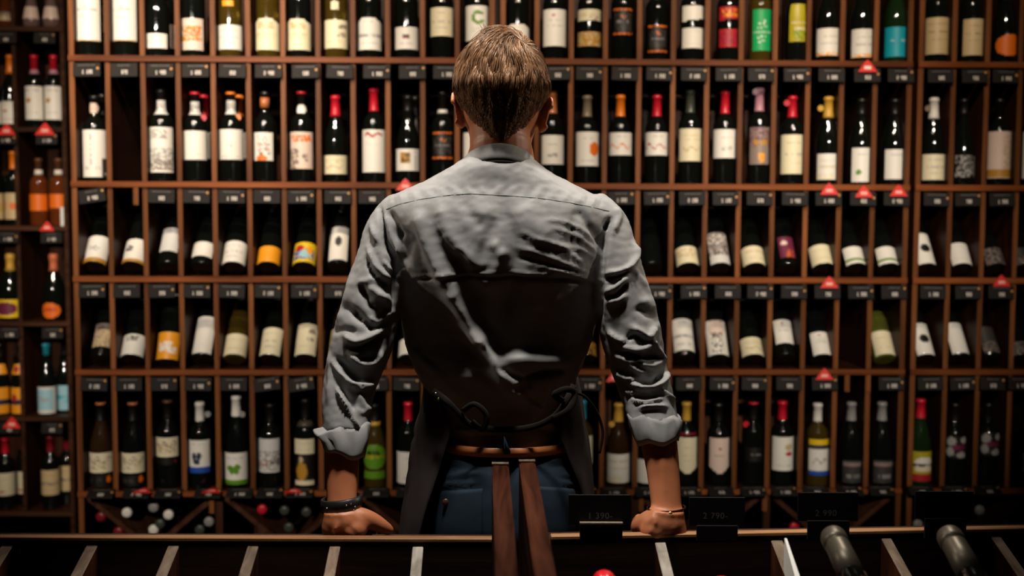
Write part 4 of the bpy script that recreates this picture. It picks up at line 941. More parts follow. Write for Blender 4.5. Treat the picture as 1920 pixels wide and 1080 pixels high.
C_SHIRT = cloth('shirt_cotton', (.255, .252, .246), .55, 700, .12, .15, .08)
C_COLLAR = cloth('collar_cotton', (.34, .335, .32), .65, 700, .12, .15, .06)
C_STRAP = cloth('strap_webbing', (.012, .009, .007), .9, 500, .2, 0)
C_APRON = cloth('apron_canvas', (.038, .029, .029), .8, 500, .3, .1)
C_JEANS = cloth('denim', (.016, .032, .050), .75, 800, .35, .1, .25)
M_BELT = mat('belt_leather', (.42, .13, .04), .38, coat=.2)
M_SEAM = mat('seam_thread', (.17, .20, .19), .8)
M_WATCH = mat('watch_black', (.008, .007, .007), .4, coat=.1); M_STEEL = mat('steel', (.6, .58, .55), .22, 1.0)
M_CORD = mat('bracelet_cord', (.02, .008, .006), .8, spec=.05)

# --- body (skin): head, neck, trunk, arms and hands in one surface
HZ = lambda y: P(942, y, 1.99).z
HX = P(940, 160, 1.99).x
parts = []
hx = HX; zt = HZ(64); zc = HZ(160)
skull = [(0.000, .010, .012, .0), (0.012, .040, .048, .0), (.035, .060, .074, .0), (.07, .073, .090, .0), (.10, .0775, .096, .0), (.13, .074, .095, .002), (.155, .069, .086, .008),
         (.180, .061, .074, .018), (.205, .055, .062, .030), (.225, .046, .048, .040), (.238, .022, .026, .052)]
vs, fs = [], []; n = 32
for dz, a, b, sh in skull:
    for k in range(n):
        t = 2 * math.pi * k / n; vs.append((hx + a * math.cos(t), 1.985 + sh + b * math.sin(t), zt - dz))
for i in range(len(skull) - 1):
    for k in range(n): a_, b_ = i * n + k, i * n + (k + 1) % n; fs.append((a_, b_, b_ + n, a_ + n))
fs.append(tuple(range(n))); fs.append(tuple((len(skull) - 1) * n + k for k in range(n))[::-1])
parts.append((vs, fs))
nz0 = P(939, 330, 1.98).z
parts.append(tube([(hx - .002, 1.982, zt - .13), (hx - .002, 1.975, zt - .20), (P(939, 280, 1.98).x, 1.968, P(939, 280, 1.98).z), (P(939, 330, 1.98).x, 1.98, nz0), (MX, 1.985, nz0 - .05)],
                  [(.058, .062), (.056, .06), (.0585, .058), (.072, .062), (.10, .07)], 24))
# face on the far side
zf = zt - .115
parts.append(ellipsoid((hx, 2.085, zf - .028), (.013, .016, .024)))            # nose
parts.append(ellipsoid((hx, 2.094, zf - .041), (.017, .013, .010)))
parts.append(ellipsoid((hx, 2.062, zf + .016), (.052, .016, .011)))            # brow
parts.append(ellipsoid((hx, 2.074, zf - .073), (.024, .012, .008)))            # lips
parts.append(ellipsoid((hx, 2.066, zf - .105), (.026, .018, .016)))            # chin
for sx in (-1, 1): parts.append(ellipsoid((hx + sx * .042, 2.045, zf - .035), (.024, .022, .022)))
# ears: shell, rim and lobe
for sx, ex_, ey in ((-1, 861, 205), (1, 1021, 214)):
    c = P(ex_, ey, 1.985); rot = Matrix.Rotation(R(sx * 24), 3, 'Z') @ Matrix.Rotation(R(sx * 10 + (4 if sx > 0 else 0)), 3, 'Y') @ Matrix.Rotation(R(-8), 3, 'X')
    parts.append(ellipsoid(c, (.0055, .017, .029), rot=rot))
    rim = [Vector((sx * .004, .020 * math.cos(a), .031 * math.sin(a) + .001)) for a in np.linspace(-2.2, 2.9, 12)][::-1]
    parts.append(tube([Vector(c) + rot @ p for p in rim], [.0042] * 12, 8, 2, Vector((1, .1, 0))))
    parts.append(ellipsoid(Vector(c) + rot @ Vector((0, .004, -.028)), (.005, .009, .009)))
    parts.append(ellipsoid(Vector(c) + Vector((-sx * .008, .006, 0)), (.012, .012, .022)))
# jaw seen past the neck on the right
parts.append(rings([(318, 880, 1000, 1.95, 2.06), (372, 745, 1110, 1.90, 2.07), (440, 745, 1120, 1.885, 2.08), (540, 775, 1100, 1.90, 2.08), (700, 800, 1065, 1.91, 2.07), (860, 820, 1075, 1.92, 2.07)], 1.98, 32))
ARM = {-1: [(748, 425, 1.975, .038), (697, 560, 1.945, .040), (672, 660, 1.94, .038), (657, 722, 1.93, .036), (650, 790, 1.895, .034), (643, 850, 1.868, .0305), (641, 905, 1.848, .0275), (641, 948, 1.835, .0265), (640, 968, 1.828, .0285)],
       1: [(1118, 425, 1.975, .038), (1168, 560, 1.945, .040), (1188, 660, 1.94, .038), (1206, 722, 1.93, .036), (1226, 790, 1.895, .035), (1238, 845, 1.868, .0315), (1245, 900, 1.848, .0285), (1249, 945, 1.835, .0270), (1250, 965, 1.828, .029)]}
for sx in (-1, 1):
    pts = [P(x, y, Y) for x, y, Y, r_ in ARM[sx]]; parts.append(tube(pts, [(r_, r_ * (.92 if i < 6 else .72)) for i, (x, y, Y, r_) in enumerate(ARM[sx])], 20))
    wx = pts[-1].x; s = -sx                  # the thumb side points to the body
    zl = .867                                # top of the ledge behind the rail
    base = Vector((wx, 1.822, pts[-1].z))
    # palm: heel on the ledge, back of the hand rising to the wrist, knuckles at the far edge
    parts.append(tube([base + Vector((0, 0, .012)), base + Vector((s * .002, .002, -.012)), Vector((wx + s * .007, 1.826, zl + .026)), Vector((wx + s * .009, 1.850, zl + .020)), Vector((wx + s * .008, 1.880, zl + .017)), Vector((wx + s * .007, 1.894, zl + .014))],
                      [(.030, .022), (.0335, .023), (.040, .023), (.043, .018), (.042, .014), (.039, .010)], 22, 6))
    # heel of the palm, thumb-side and little-finger side
    parts.append(ellipsoid((wx + s * .022, 1.818, zl + .020), (.026, .022, .021)))
    parts.append(ellipsoid((wx - s * .014, 1.822, zl + .020), (.020, .020, .022)))
    parts.append(ellipsoid((wx + s * .004, 1.820, zl + .030), (.036, .023, .027)))
    # four fingers bending over the far edge of the ledge
    for k, (ox, L1, L2, L3, r_) in enumerate([(.036, .036, .023, .018, .0088), (.015, .040, .026, .019, .0090), (-.006, .037, .024, .018, .0085), (-.026, .029, .018, .016, .0076)]):
        p0 = Vector((wx + s * ox, 1.872, zl + .015)); spread = s * (ox - .005) * .12
        p1 = p0 + Vector((spread, .020, .002)); p2 = p1 + Vector((spread, L1 * .72, -L1 * .50)); p3 = p2 + Vector((0, L2 * .15, -L2)); p4 = p3 + Vector((0, -L3 * .45, -L3 * .85))
        parts.append(tube([p0, p1, p2, p3, p4], [r_ * 1.05, r_ * 1.08, r_ * 1.02, r_ * .92, r_ * .72], 12, 4)); parts.append(ellipsoid(p4, (r_ * .75,) * 3, 10, 8))
        parts.append(ellipsoid(p1 + Vector((0, 0, .003)), (r_ * 1.1, r_ * 1.1, r_ * .8), 10, 8))
    # thumb leaving the side of the palm, pressed on the ledge
    q = [Vector((wx + s * .012, 1.824, zl + .042)), Vector((wx + s * .034, 1.826, zl + .038)), Vector((wx + s * .053, 1.831, zl + .030)), Vector((wx + s * .070, 1.838, zl + .018)), Vector((wx + s * (.082 if sx < 0 else .064), 1.846, zl + .009))]
    if sx > 0: q = [Vector((wx + (a.x - wx) * .72, a.y, a.z)) for a in q]
    parts.append(tube(q, [(.016, .016), (.0170, .017), (.0155, .0145), (.0130, .0120), (.0095, .0085)], 14, 5, Vector((0, 0, 1)))); parts.append(ellipsoid(q[-1], (.008, .008, .0075), 10, 8))
    parts.append(ellipsoid(q[2], (.0135, .0135, .0125), 12, 8))
body = remeshed('body', parts, .0032, 5, SKIN)
bo = child('body', body)
press(body, [([(655, 958), (690, 985), (705, 1003)], 5, .0012), ([(628, 962), (640, 985), (640, 1003)], 6, -.0010), ([(650, 985), (668, 1003)], 5, -.0014), ([(1235, 962), (1228, 985), (1215, 1000)], 5, .0012),
             ([(1262, 965), (1262, 990)], 6, -.001), ([(640, 860), (636, 930)], 6, .0007), ([(1240, 860), (1246, 930)], 6, .0007)])
for sx in (-1, 1):
    e = child('eye', mesh('eye', *ellipsoid((hx + sx * .031, 2.072, zf + .001), (.012, .012, .0095), 16, 10), mat('eye_white', (.8, .78, .75), .2, coat=1), True))
    i_ = link('iris', mesh('iris', *ellipsoid((hx + sx * .031, 2.0815, zf + .001), (.005, .0035, .005), 12, 8), mat('iris_brown', (.10, .05, .02), .2, coat=1), True), e)

# --- shirt: trunk and sleeves in one cloth
tr = rings([(286, 886, 986, 1.925, 2.05), (296, 872, 1000, 1.908, 2.06), (306, 856, 1010, 1.897, 2.07), (318, 836, 1024, 1.892, 2.085), (332, 812, 1050, 1.890, 2.095), (345, 785, 1078, 1.890, 2.10), (358, 752, 1100, 1.884, 2.105), (372, 724, 1130, 1.877, 2.108), (390, 712, 1148, 1.868, 2.11),
            (420, 716, 1148, 1.859, 2.115), (455, 726, 1143, 1.854, 2.12), (495, 734, 1138, 1.852, 2.12), (520, 740, 1130, 1.855, 2.12), (545, 744, 1126, 1.868, 2.118), (600, 751, 1120, 1.885, 2.112), (640, 756, 1112, 1.891, 2.105), (670, 766, 1098, 1.878, 2.10),
            (700, 780, 1085, 1.873, 2.095), (725, 795, 1075, 1.886, 2.09), (760, 806, 1066, 1.905, 2.08), (800, 822, 1060, 1.905, 2.08), (832, 828, 1062, 1.900, 2.085)], 1.975, 64, 2.35)
sl = {-1: [(772, 400, 1.985, .052), (745, 430, 1.972, .056), (726, 480, 1.957, .054), (706, 540, 1.947, .055), (690, 600, 1.941, .055), (677, 650, 1.936, .056), (661, 702, 1.93, .051), (652, 750, 1.908, .046), (650, 795, 1.888, .0435), (650, 815, 1.88, .042)],
      1: [(1094, 400, 1.985, .052), (1122, 430, 1.972, .057), (1140, 480, 1.957, .055), (1158, 540, 1.947, .056), (1176, 600, 1.941, .055), (1188, 650, 1.936, .055), (1202, 702, 1.93, .050), (1216, 750, 1.908, .046), (1225, 790, 1.888, .0445), (1228, 808, 1.88, .044)]}
parts = [tr]
for sx in (-1, 1): parts.append(tube([P(x, y, Y) for x, y, Y, r_ in sl[sx]], [(r_, r_ * .95) for x, y, Y, r_ in sl[sx]], 26, 5))
shirt = remeshed('shirt', parts, .0042, 10, C_SHIRT)
c1 = lambda L: [(580 + x * .375, 240 + y * .375) for x, y in L]
c2 = lambda L: [(580 + x * .375, 600 + y * .375) for x, y in L]
c3 = lambda L: [(960 + x * .25, 500 + y * .25) for x, y in L]
c4 = lambda L: [(480 + x * .25, 500 + y * .25) for x, y in L]
ST_ = [
 # the long diagonal fold from the left shoulder blade to the waist
 (c1([(540, 400), (570, 540), (620, 680), (690, 800)]), 14, .014), (c1([(690, 780), (760, 900), (850, 1030), (900, 1090)]) , 17, .020), (c2([(800, 40), (890, 160), (960, 280), (1060, 385)]), 13, .019),
 (c1([(720, 700), (800, 860), (900, 1000), (960, 1100)]), 12, -.006),
 (c1([(640, 370), (690, 540), (790, 660), (850, 690)]), 12, .007), (c1([(720, 610), (800, 760), (860, 900)]), 14, -.010), (c1([(490, 530), (540, 620), (620, 760)]), 12, -.008),
 (c1([(770, 360), (820, 450), (870, 500)]), 10, -.004), (c1([(965, 360), (1010, 500), (1030, 640), (1010, 800), (960, 980)]), 14, -.008), (c1([(935, 440), (900, 540), (860, 640), (860, 760)]), 12, -.005),
 (c1([(800, 400), (860, 430), (920, 400)]), 9, .002), (c1([(910, 560), (960, 640), (980, 600)]), 10, .005), (c1([(880, 820), (930, 700), (980, 620)]), 9, .003),
 (c1([(1060, 380), (1100, 480), (1200, 560)]), 22, .005), (c1([(1340, 390), (1400, 500), (1480, 600)]), 8, -.006), (c1([(1340, 400), (1310, 520), (1330, 640)]), 9, -.004),
 # fine creases on the right shoulder blade
 (c1([(1010, 590), (1200, 640), (1420, 745)]), 5, .003), (c1([(1030, 640), (1250, 690), (1430, 760)]), 4, -.003), (c1([(1220, 500), (1350, 540), (1450, 640)]), 4, .0025), (c1([(1180, 460), (1300, 470), (1400, 540)]), 4, .002),
 (c1([(1250, 600), (1360, 600), (1440, 660)]), 4, .0025), (c1([(1060, 520), (1160, 570), (1300, 600)]), 5, .002), (c1([(1200, 705), (1330, 730), (1445, 768)]), 4, .005), (c1([(1215, 735), (1340, 765), (1440, 785)]), 4, -.004),
 (c1([(1130, 560), (1260, 580), (1380, 690)]), 3, .002), (c1([(1280, 470), (1370, 500), (1440, 580)]), 3, .002),
 # the pressed horizontal crease
 (c1([(440, 752), (600, 742), (700, 738), (1000, 730), (1230, 738), (1440, 768)]), 3, .0035), (c1([(440, 762), (600, 754), (700, 750), (1000, 742), (1230, 750), (1440, 780)]), 4, -.004),
 # armholes
 (c1([(1505, 455), (1472, 560), (1460, 700), (1450, 860), (1442, 1000)]), 6, -.013), (c1([(1500, 455), (1480, 500)]), 5, -.010), (c1([(1530, 400), (1555, 440), (1520, 520)]), 6, .004),
 (c1([(352, 400), (370, 500), (380, 580), (430, 660), (425, 760), (420, 900)]), 5, -.012), (c1([(400, 420), (440, 480), (450, 560)]), 5, -.007), (c1([(380, 430), (400, 520), (450, 640)]), 7, .006),
 (c1([(450, 500), (500, 600), (470, 680)]), 9, -.005), (c1([(470, 520), (520, 540), (560, 640)]), 6, -.005),
 # left sleeve, upper
 (c1([(312, 480), (350, 620), (430, 740)]), 5, .007), (c1([(330, 560), (370, 650), (430, 700)]), 5, -.006), (c1([(295, 600), (330, 700), (415, 762)]), 5, .007), (c1([(285, 650), (320, 740), (400, 790)]), 5, -.005),
 (c1([(230, 780), (300, 760), (400, 740)]), 6, .003), (c1([(250, 800), (290, 880), (330, 900)]), 7, -.004), (c1([(330, 830), (400, 860), (410, 900)]), 9, .005), (c1([(200, 900), (260, 960), (330, 980), (400, 900)]), 8, -.005),
 (c1([(210, 740), (180, 860), (140, 980)]), 7, .003),
 # left sleeve, forearm folds
 (c4([(840, 380), (900, 425), (1010, 330)]), 6, .008), (c4([(820, 430), (890, 480), (1010, 400)]), 5, -.006), (c4([(660, 500), (740, 575), (860, 530), (950, 450)]), 7, .010), (c4([(690, 620), (770, 620), (900, 550), (960, 500)]), 6, -.009),
 (c4([(700, 650), (780, 725), (880, 720), (940, 620)]), 7, .010), (c4([(780, 690), (850, 700), (900, 660)]), 4, -.006), (c4([(570, 690), (640, 800), (720, 890), (860, 880)]), 6, .009), (c4([(590, 700), (700, 790), (800, 850)]), 8, -.009),
 (c4([(700, 880), (780, 935), (870, 870)]), 5, .007), (c4([(600, 900), (650, 980), (700, 1080)]), 3.5, .006), (c4([(620, 900), (700, 1000), (760, 1080)]), 6, -.006), (c4([(560, 480), (660, 480), (760, 490)]), 7, -.004),
 (c4([(770, 130), (820, 200), (870, 250)]), 7, -.005), (c4([(840, 150), (900, 190), (990, 240)]), 8, .005), (c4([(640, 300), (720, 330), (800, 420)]), 9, -.004), (c4([(540, 640), (560, 800), (540, 1000)]), 5, .003),
 (c4([(760, 940), (800, 1040), (860, 1080)]), 6, .004), (c2([(140, 350), (190, 440), (250, 545)]), 3, .006), (c2([(200, 400), (260, 470), (300, 440)]), 5, .003),
 # right sleeve
 (c3([(690, 55), (800, 45), (880, 10), (930, -60), (920, -180)]), 5, .008), (c3([(700, 85), (800, 70), (870, 40)]), 5, -.007), (c3([(690, 190), (780, 160), (870, 70)]), 5, .006), (c3([(700, 230), (790, 210), (860, 130)]), 4, -.005),
 (c3([(720, 265), (800, 255), (860, 210)]), 5, .005), (c3([(720, 480), (790, 545), (880, 560)]), 5, .007), (c3([(900, 455), (960, 490), (1020, 540), (1075, 450)]), 6, .009), (c3([(850, 560), (930, 500), (1000, 560)]), 5, -.006),
 (c3([(820, 590), (900, 625), (980, 620), (1050, 575)]), 6, .009), (c3([(770, 660), (860, 700), (940, 710)]), 5, .006), (c3([(850, 640), (920, 670), (960, 680)]), 6, -.008), (c3([(870, 720), (950, 785), (1000, 800)]), 4, .007),
 (c3([(960, 720), (1050, 750), (1120, 700)]), 6, .008), (c3([(1030, 530), (1090, 620), (1150, 720)]), 5, .007), (c3([(980, 690), (1060, 670), (1110, 690)]), 5, -.008), (c3([(790, 790), (860, 840), (930, 840)]), 5, .007),
 (c3([(890, 870), (960, 910), (1060, 920), (1130, 870), (1165, 780)]), 6, .011), (c3([(960, 860), (1050, 870), (1130, 820)]), 6, -.010), (c3([(850, 935), (900, 945), (960, 940)]), 3, .005), (c3([(1110, 920), (1170, 970), (1210, 1010)]), 4, .007),
 (c3([(900, 960), (1000, 970), (1110, 960)]), 8, -.008), (c3([(900, 990), (1000, 1020), (1130, 985)]), 4, .006), (c3([(960, 280), (1010, 250), (1050, 330)]), 9, .004), (c3([(930, 300), (1000, 350), (1060, 360)]), 8, -.004),
 (c3([(900, 0), (1000, 130), (1080, 330), (1130, 560)]), 5, .003), (c3([(950, 1060), (1040, 1050), (1160, 1050)]), 4, .006),
 # the blouse above the apron ties
 (c2([(950, 205), (1050, 200), (1160, 200), (1270, 215)]), 16, .012), (c2([(940, 240), (1030, 285), (1080, 295)]), 6, -.008), (c2([(1080, 295), (1160, 260), (1280, 245)]), 7, -.013), (c2([(960, 300), (1040, 340), (1080, 330)]), 8, -.010),
 (c2([(1085, 300), (1100, 380), (1130, 430)]), 5, -.006), (c2([(1105, 405), (1140, 435), (1175, 442)]), 4, .006), (c2([(1100, 330), (1110, 400)]), 4, .004), (c2([(1180, 440), (1230, 380), (1260, 300)]), 5, -.005),
 (c2([(600, 180), (720, 320), (900, 400)]), 16, -.004), (c2([(740, 545), (900, 560), (1000, 555)]), 4, .003), (c2([(1180, 500), (1230, 540), (1290, 560)]), 5, .006), (c2([(1120, 540), (1200, 560), (1260, 580)]), 5, -.004), (c2([(720, 560), (760, 545), (820, 560)]), 5, .004),
 (c2([(500, 150), (560, 200), (640, 260)]), 8, .004),
 # yoke puckers
 *[(c1([(x, 330 + (abs(x - 900) / 550) ** 2 * 70), (x - 14 + (x > 900) * 28, 290 + (abs(x - 900) / 550) ** 2 * 60)]), 2.6, .0016 if i % 2 else -.0014) for i, x in enumerate(range(430, 1460, 34))],
]
for i_, s_ in enumerate(ST_):
    cx_ = sum(q[0] for q in s_[0]) / len(s_[0])
    if cx_ < 735 or cx_ > 1132: ST_[i_] = (s_[0], s_[1] * .92, s_[2] * 1.35)
def shirt_noise(co, uv):
    out = np.zeros(len(co))
    for i, v in enumerate(co):
        if v[1] > 2.06: continue
        out[i] = .0016 * noise.noise(Vector((v[0] * 28, v[1] * 20, v[2] * 16))) + .0010 * noise.noise(Vector((v[0] * 55 + 5, v[1] * 60, v[2] * 95))) + .0005 * noise.noise(Vector((v[0] * 150 + 5, v[1] * 100, v[2] * 190)))
    return out
press(shirt, ST_, .02, shirt_noise)
sh = child('shirt', shirt); shb = bvh(sh)
# yoke seam
yk = c1([(362, 415), (450, 380), (560, 355), (700, 335), (800, 328), (900, 333), (1000, 338), (1150, 350), (1300, 372), (1400, 392), (1500, 415)])
o = drape(shb, lerp_grid([(x, y - .7) for x, y in yk], [(x, y + .7) for x, y in yk], 2, 90), .0005, .0006, 'yoke_seam', M_SEAM); 
# collar: a folded band round the neck, higher behind
def collar_ring(top, rise=0.0):
    vs, fs = [], []; n = 72
    for j, (da, db, dz) in enumerate(top):
        for k in range(n):
            t = 2 * math.pi * k / n; a, b = .060 + da, .058 + db; x, y = a * math.sin(t), -b * math.cos(t)
            back = (math.cos(t) + 1) / 2
            vs.append((P(936, 290, 1.97).x + x, 1.970 + y, P(936, 293, 1.97).z + dz - .040 * (1 - back) ** 1.2 - .010 * math.sin(t) ** 2))
    m = len(top)
    for i in range(m - 1):
        for k in range(n): a_, b_ = i * n + k, i * n + (k + 1) % n; fs.append((a_, b_, b_ + n, a_ + n))
    return vs, fs
v, f = collar_ring([(.002, .0, -.004), (.0005, .0, .016), (.002, .001, .0195), (.005, .004, .018), (.008, .007, .004), (.016, .0155, -.010), (.014, .0135, -.0108), (.004, .004, .0), (.002, .0, -.004)])
co_ = child('collar', mesh('collar', v, f, C_COLLAR, True))
v, f = collar_ring([(.010, .010, -.0165), (.0160, .0155, -.0155), (.0160, .0155, -.0115), (.010, .010, -.010), (.010, .010, -.0165)])
child('neck_strap', mesh('neck_strap', v, f, C_STRAP, True))
# rolled cuffs
def cuff(sx, rows, seed):
    vs, fs = [], []; n = 56; r2 = random.Random(seed); ph = [r2.uniform(0, 6) for _ in range(6)]
    for j, (x, y, Y, ra, rb, tilt_) in enumerate(rows):
        c = P(x, y, Y)
        for k in range(n):
            t = 2 * math.pi * k / n; wob = 1 + .035 * math.sin(3 * t + ph[0] + j * .3) + .025 * math.sin(7 * t + ph[1] + j * .6) + .015 * math.sin(12 * t + ph[2])
            vs.append((c.x + ra * wob * math.cos(t), c.y + rb * wob * math.sin(t), c.z + tilt_ * math.cos(t) + .003 * math.sin(5 * t + ph[3])))
    m = len(rows)
    for i in range(m - 1):
        for k in range(n): a_, b_ = i * n + k, i * n + (k + 1) % n; fs.append((a_, a_ + n, b_ + n, b_))
    o = child('rolled_cuff', mesh('rolled_cuff', vs, fs, C_SHIRT, True)); return o
cl = cuff(-1, [(648, 796, 1.887, .040, .040, .006), (641, 799, 1.886, .050, .046, .007), (640, 803, 1.884, .0515, .047, .006), (645, 820, 1.876, .044, .043, -.001), (645, 838, 1.868, .0385, .040, -.008), (645, 847, 1.866, .036, .037, -.011), (645, 843, 1.868, .0335, .034, -.009), (647, 815, 1.88, .035, .035, -.002)], 3)
cr_ = cuff(1, [(1226, 776, 1.892, .042, .042, -.002), (1228, 779, 1.89, .0475, .046, -.003), (1229, 784, 1.888, .049, .047, -.002), (1231, 800, 1.88, .0455, .045, .0), (1232, 816, 1.874, .0415, .041, .003), (1233, 826, 1.872, .0385, .038, .004), (1233, 820, 1.874, .036, .036, .003), (1228, 795, 1.885, .037, .037, 0)], 5)
press(cl.data, [([(596, 800), (620, 815), (640, 840)], 4, .003), ([(690, 800), (665, 815), (655, 838)], 3, .004), ([(640, 802), (655, 822), (660, 838)], 3, -.004), ([(676, 805), (690, 820)], 3, -.005), ([(610, 806), (640, 800), (660, 802)], 3, .002), ([(612, 812), (625, 826), (622, 842)], 3, -.004), ([(662, 806), (668, 822), (676, 834)], 2.5, .005), ([(680, 800), (686, 812), (684, 828)], 2.5, .006), ([(640, 812), (650, 830)], 2.5, .003)], .0)
press(cr_.data, [(c3([(880, 1060), (1000, 1120), (1150, 1130)]), 4, .003), ([(1190, 795), (1225, 805), (1262, 800)], 4, .003), ([(1195, 806), (1230, 815), (1262, 808)], 3, -.004), ([(1250, 780), (1262, 792), (1272, 800)], 2.5, .005), ([(1256, 790), (1262, 802)], 2, -.005), ([(1200, 785), (1230, 778), (1255, 782)], 3, -.003), ([(1192, 800), (1225, 790), (1256, 787)], 2.5, .004), ([(1195, 818), (1230, 824), (1260, 815)], 3, .003), ([(1262, 778), (1258, 792), (1266, 804)], 2.2, .006), ([(1205, 812), (1235, 806), (1262, 796)], 2, -.003)], .0)

# --- jeans, belt
jr = rings([(818, 838, 1060, 1.905, 2.082), (845, 824, 1072, 1.890, 2.10), (880, 808, 1088, 1.874, 2.115), (920, 800, 1098, 1.866, 2.12), (965, 795, 1103, 1.864, 2.12), (1010, 793, 1105, 1.870, 2.115), (1060, 793, 1105, 1.885, 2.11), (1100, 795, 1103, 1.90, 2.10)], 1.98, 56, 2.4)
parts = [jr]
for s in (-1, 1):
    parts.append(tube([(MX + s * .075, 1.985, .86), (MX + s * .085, 1.99, .72), (MX + s * .095, 2.0, .50), (MX + s * .10, 2.01, .28), (MX + s * .105, 2.01, .05)], [(.083, .095), (.080, .088), (.062, .068), (.056, .060), (.055, .062)], 24))
jeans = remeshed('jeans', parts, .0055, 6, C_JEANS)
press(jeans, [([(800 + 0, 895 + k * 7), (840, 893 + k * 8), (900, 886 + k * 9)], 2.6, .0022 if k % 2 == 0 else -.002) for k in range(4)] + [([(1050, 888 + k * 8), (1080, 892 + k * 8), (1104, 895 + k * 8)], 2.6, .0022 if k % 2 == 0 else -.002) for k in range(4)] +
      [([(815, 858), (860, 866), (915, 862)], 4, .002), ([(822, 874), (870, 880), (915, 874)], 4, -.002), ([(1010, 866), (1050, 860), (1090, 875)], 4, .002), ([(1030, 876), (1060, 872), (1090, 886)], 3, -.002), ([(958, 845), (960, 920), (960, 1000)], 8, -.007)], 0)
jo = child('jeans', jeans); jb = bvh(jo)
o = drape(jb, lerp_grid([(816, 922), (860, 919), (905, 916)], [(816, 1040), (860, 1060), (905, 1036)], 18, 16), .0022, .0016, 'back_pocket', C_JEANS)
o = drape(jb, lerp_grid([(1010, 912), (1045, 914), (1082, 917)], [(1010, 1036), (1045, 1056), (1082, 1036)], 18, 16), .0022, .0016, 'back_pocket', C_JEANS)
pb = P(836, 941, 1.86); hb = jb.ray_cast(CAM, ray(836, 941).normalized(), 4)[0] or pb
child('pocket_button', mesh('pocket_button', *ellipsoid(hb + Vector((0, -.0035, 0)), (.0065, .003, .0065), 16, 8), mat('button_brown', (.12, .06, .04), .35, .5), True))
vs, fs = [], []; n = 96                     # belt: a strap of leather round the waist
Lb, Rb = P(832, 829, 1.98), P(1063, 829, 1.98)
for (off, dz) in [(.000, -.0085), (.0045, -.008), (.0045, .0085), (.000, .009), (-.004, .0)]:
    for k in range(n):
        t = 2 * math.pi * k / n; a, b = (Rb.x - Lb.x) / 2 + off, (2.085 - 1.888) / 2 + off
        vs.append(((Lb.x + Rb.x) / 2 + a * math.copysign(abs(math.cos(t)) ** .85, math.cos(t)), (2.085 + 1.888) / 2 + b * math.copysign(abs(math.sin(t)) ** .85, math.sin(t)), (Lb.z + Rb.z) / 2 + dz))
for i in range(5):
    for k in range(n): a_, b_ = i * n + k, i * n + (k + 1) % n; j2 = (i + 1) % 5; fs.append((a_, b_, j2 * n + (k + 1) % n, j2 * n + k))
belt = child('belt', mesh('belt', vs, fs, M_BELT, True)); bb = bvh(belt)
drape(bb, lerp_grid([(945, 817), (957, 817)], [(945, 852), (957, 852)], 6, 4), .003, .003, 'belt_loop', C_JEANS)
lc = bb.ray_cast(CAM, ray(1058, 836).normalized(), 4)[0] or P(1058, 836, 1.93)
q = box('belt_keeper', -.007, .007, -.004, .004, -.016, .013, M_BELT, None, .002); q.location = lc; q.parent = man; q.matrix_parent_inverse = Matrix.Translation((-MX, -1.99, 0))

# --- apron: wraps the front and both sides, open at the back
def apron_sheet():
    Ys = [690, 715, 740, 770, 800, 830, 860, 895, 930, 965, 1003, 1060, 1140, 1260, 1400]
    OL = [786, 787, 786, 781, 775, 769, 765, 761, 757, 752, 748, 744, 740, 736, 733]; OR = [1080, 1088, 1095, 1100, 1103, 1107, 1111, 1115, 1118, 1121, 1124, 1127, 1130, 1134, 1138]
    IL = [797, 808, 822, 838, 850, 839, 828, 815, 803, 794, 786, 780, 776, 774, 774]; IR = [1072, 1066, 1060, 1050, 1046, 1058, 1070, 1086, 1096, 1103, 1110, 1114, 1118, 1120, 1120]
    BK_ = [1.90, 1.893, 1.888, 1.886, 1.884, 1.878, 1.872, 1.862, 1.855, 1.852, 1.853, 1.862, 1.875, 1.89, 1.90]
    vs, fs = [], []; n = 110
    for y, ol, orr, il, ir, yb_ in zip(Ys, OL, OR, IL, IR, BK_):
        L_, R_ = P(ol, y, 1.96), P(orr, y, 1.96); cx, a, z = (L_.x + R_.x) / 2, (R_.x - L_.x) / 2, (L_.z + R_.z) / 2; yf = 2.128; cy, b = (yb_ + yf) / 2, (yf - yb_) / 2
        xi, xj = P(il, y, yb_ + .01).x, P(ir, y, yb_ + .01).x
        t0 = -math.asin(max(-.98, min(.98, (xi - cx) / a))); t1 = math.asin(max(-.98, min(.98, (xj - cx) / a)))   # angle from the back
        for k in range(n):                   # from the left edge round the front to the right edge
            t = t0 + (2 * math.pi - t0 - t1) * k / (n - 1); x = -math.sin(t); c = -math.cos(t)
            w_ = 1 + .012 * math.sin(t * 9 + y * .006) + .006 * math.sin(t * 17 + y * .02)
            vs.append((cx + a * w_ * math.copysign(abs(x) ** .9, x), cy + b * w_ * math.copysign(abs(c) ** .9, c), z))
    m = len(Ys)
    # smooth resample in height
    V_ = np.array(vs).reshape(m, n, 3); M2 = 70; tt = np.linspace(0, m - 1, M2); W_ = np.zeros((M2, n, 3))
    for k in range(n):
        for c in range(3): W_[:, k, c] = np.interp(tt, range(m), V_[:, k, c])
    for _ in range(3): W_[1:-1] = (W_[:-2] + 2 * W_[1:-1] + W_[2:]) / 4
    vs = [tuple(p) for p in W_.reshape(-1, 3)]
    for i in range(M2 - 1):
        for k in range(n - 1): a_ = i * n + k; fs.append((a_, a_ + n, a_ + n + 1, a_ + 1))
    return vs, fs
v, f = apron_sheet(); ap = mesh('apron', v, f, C_APRON, True)
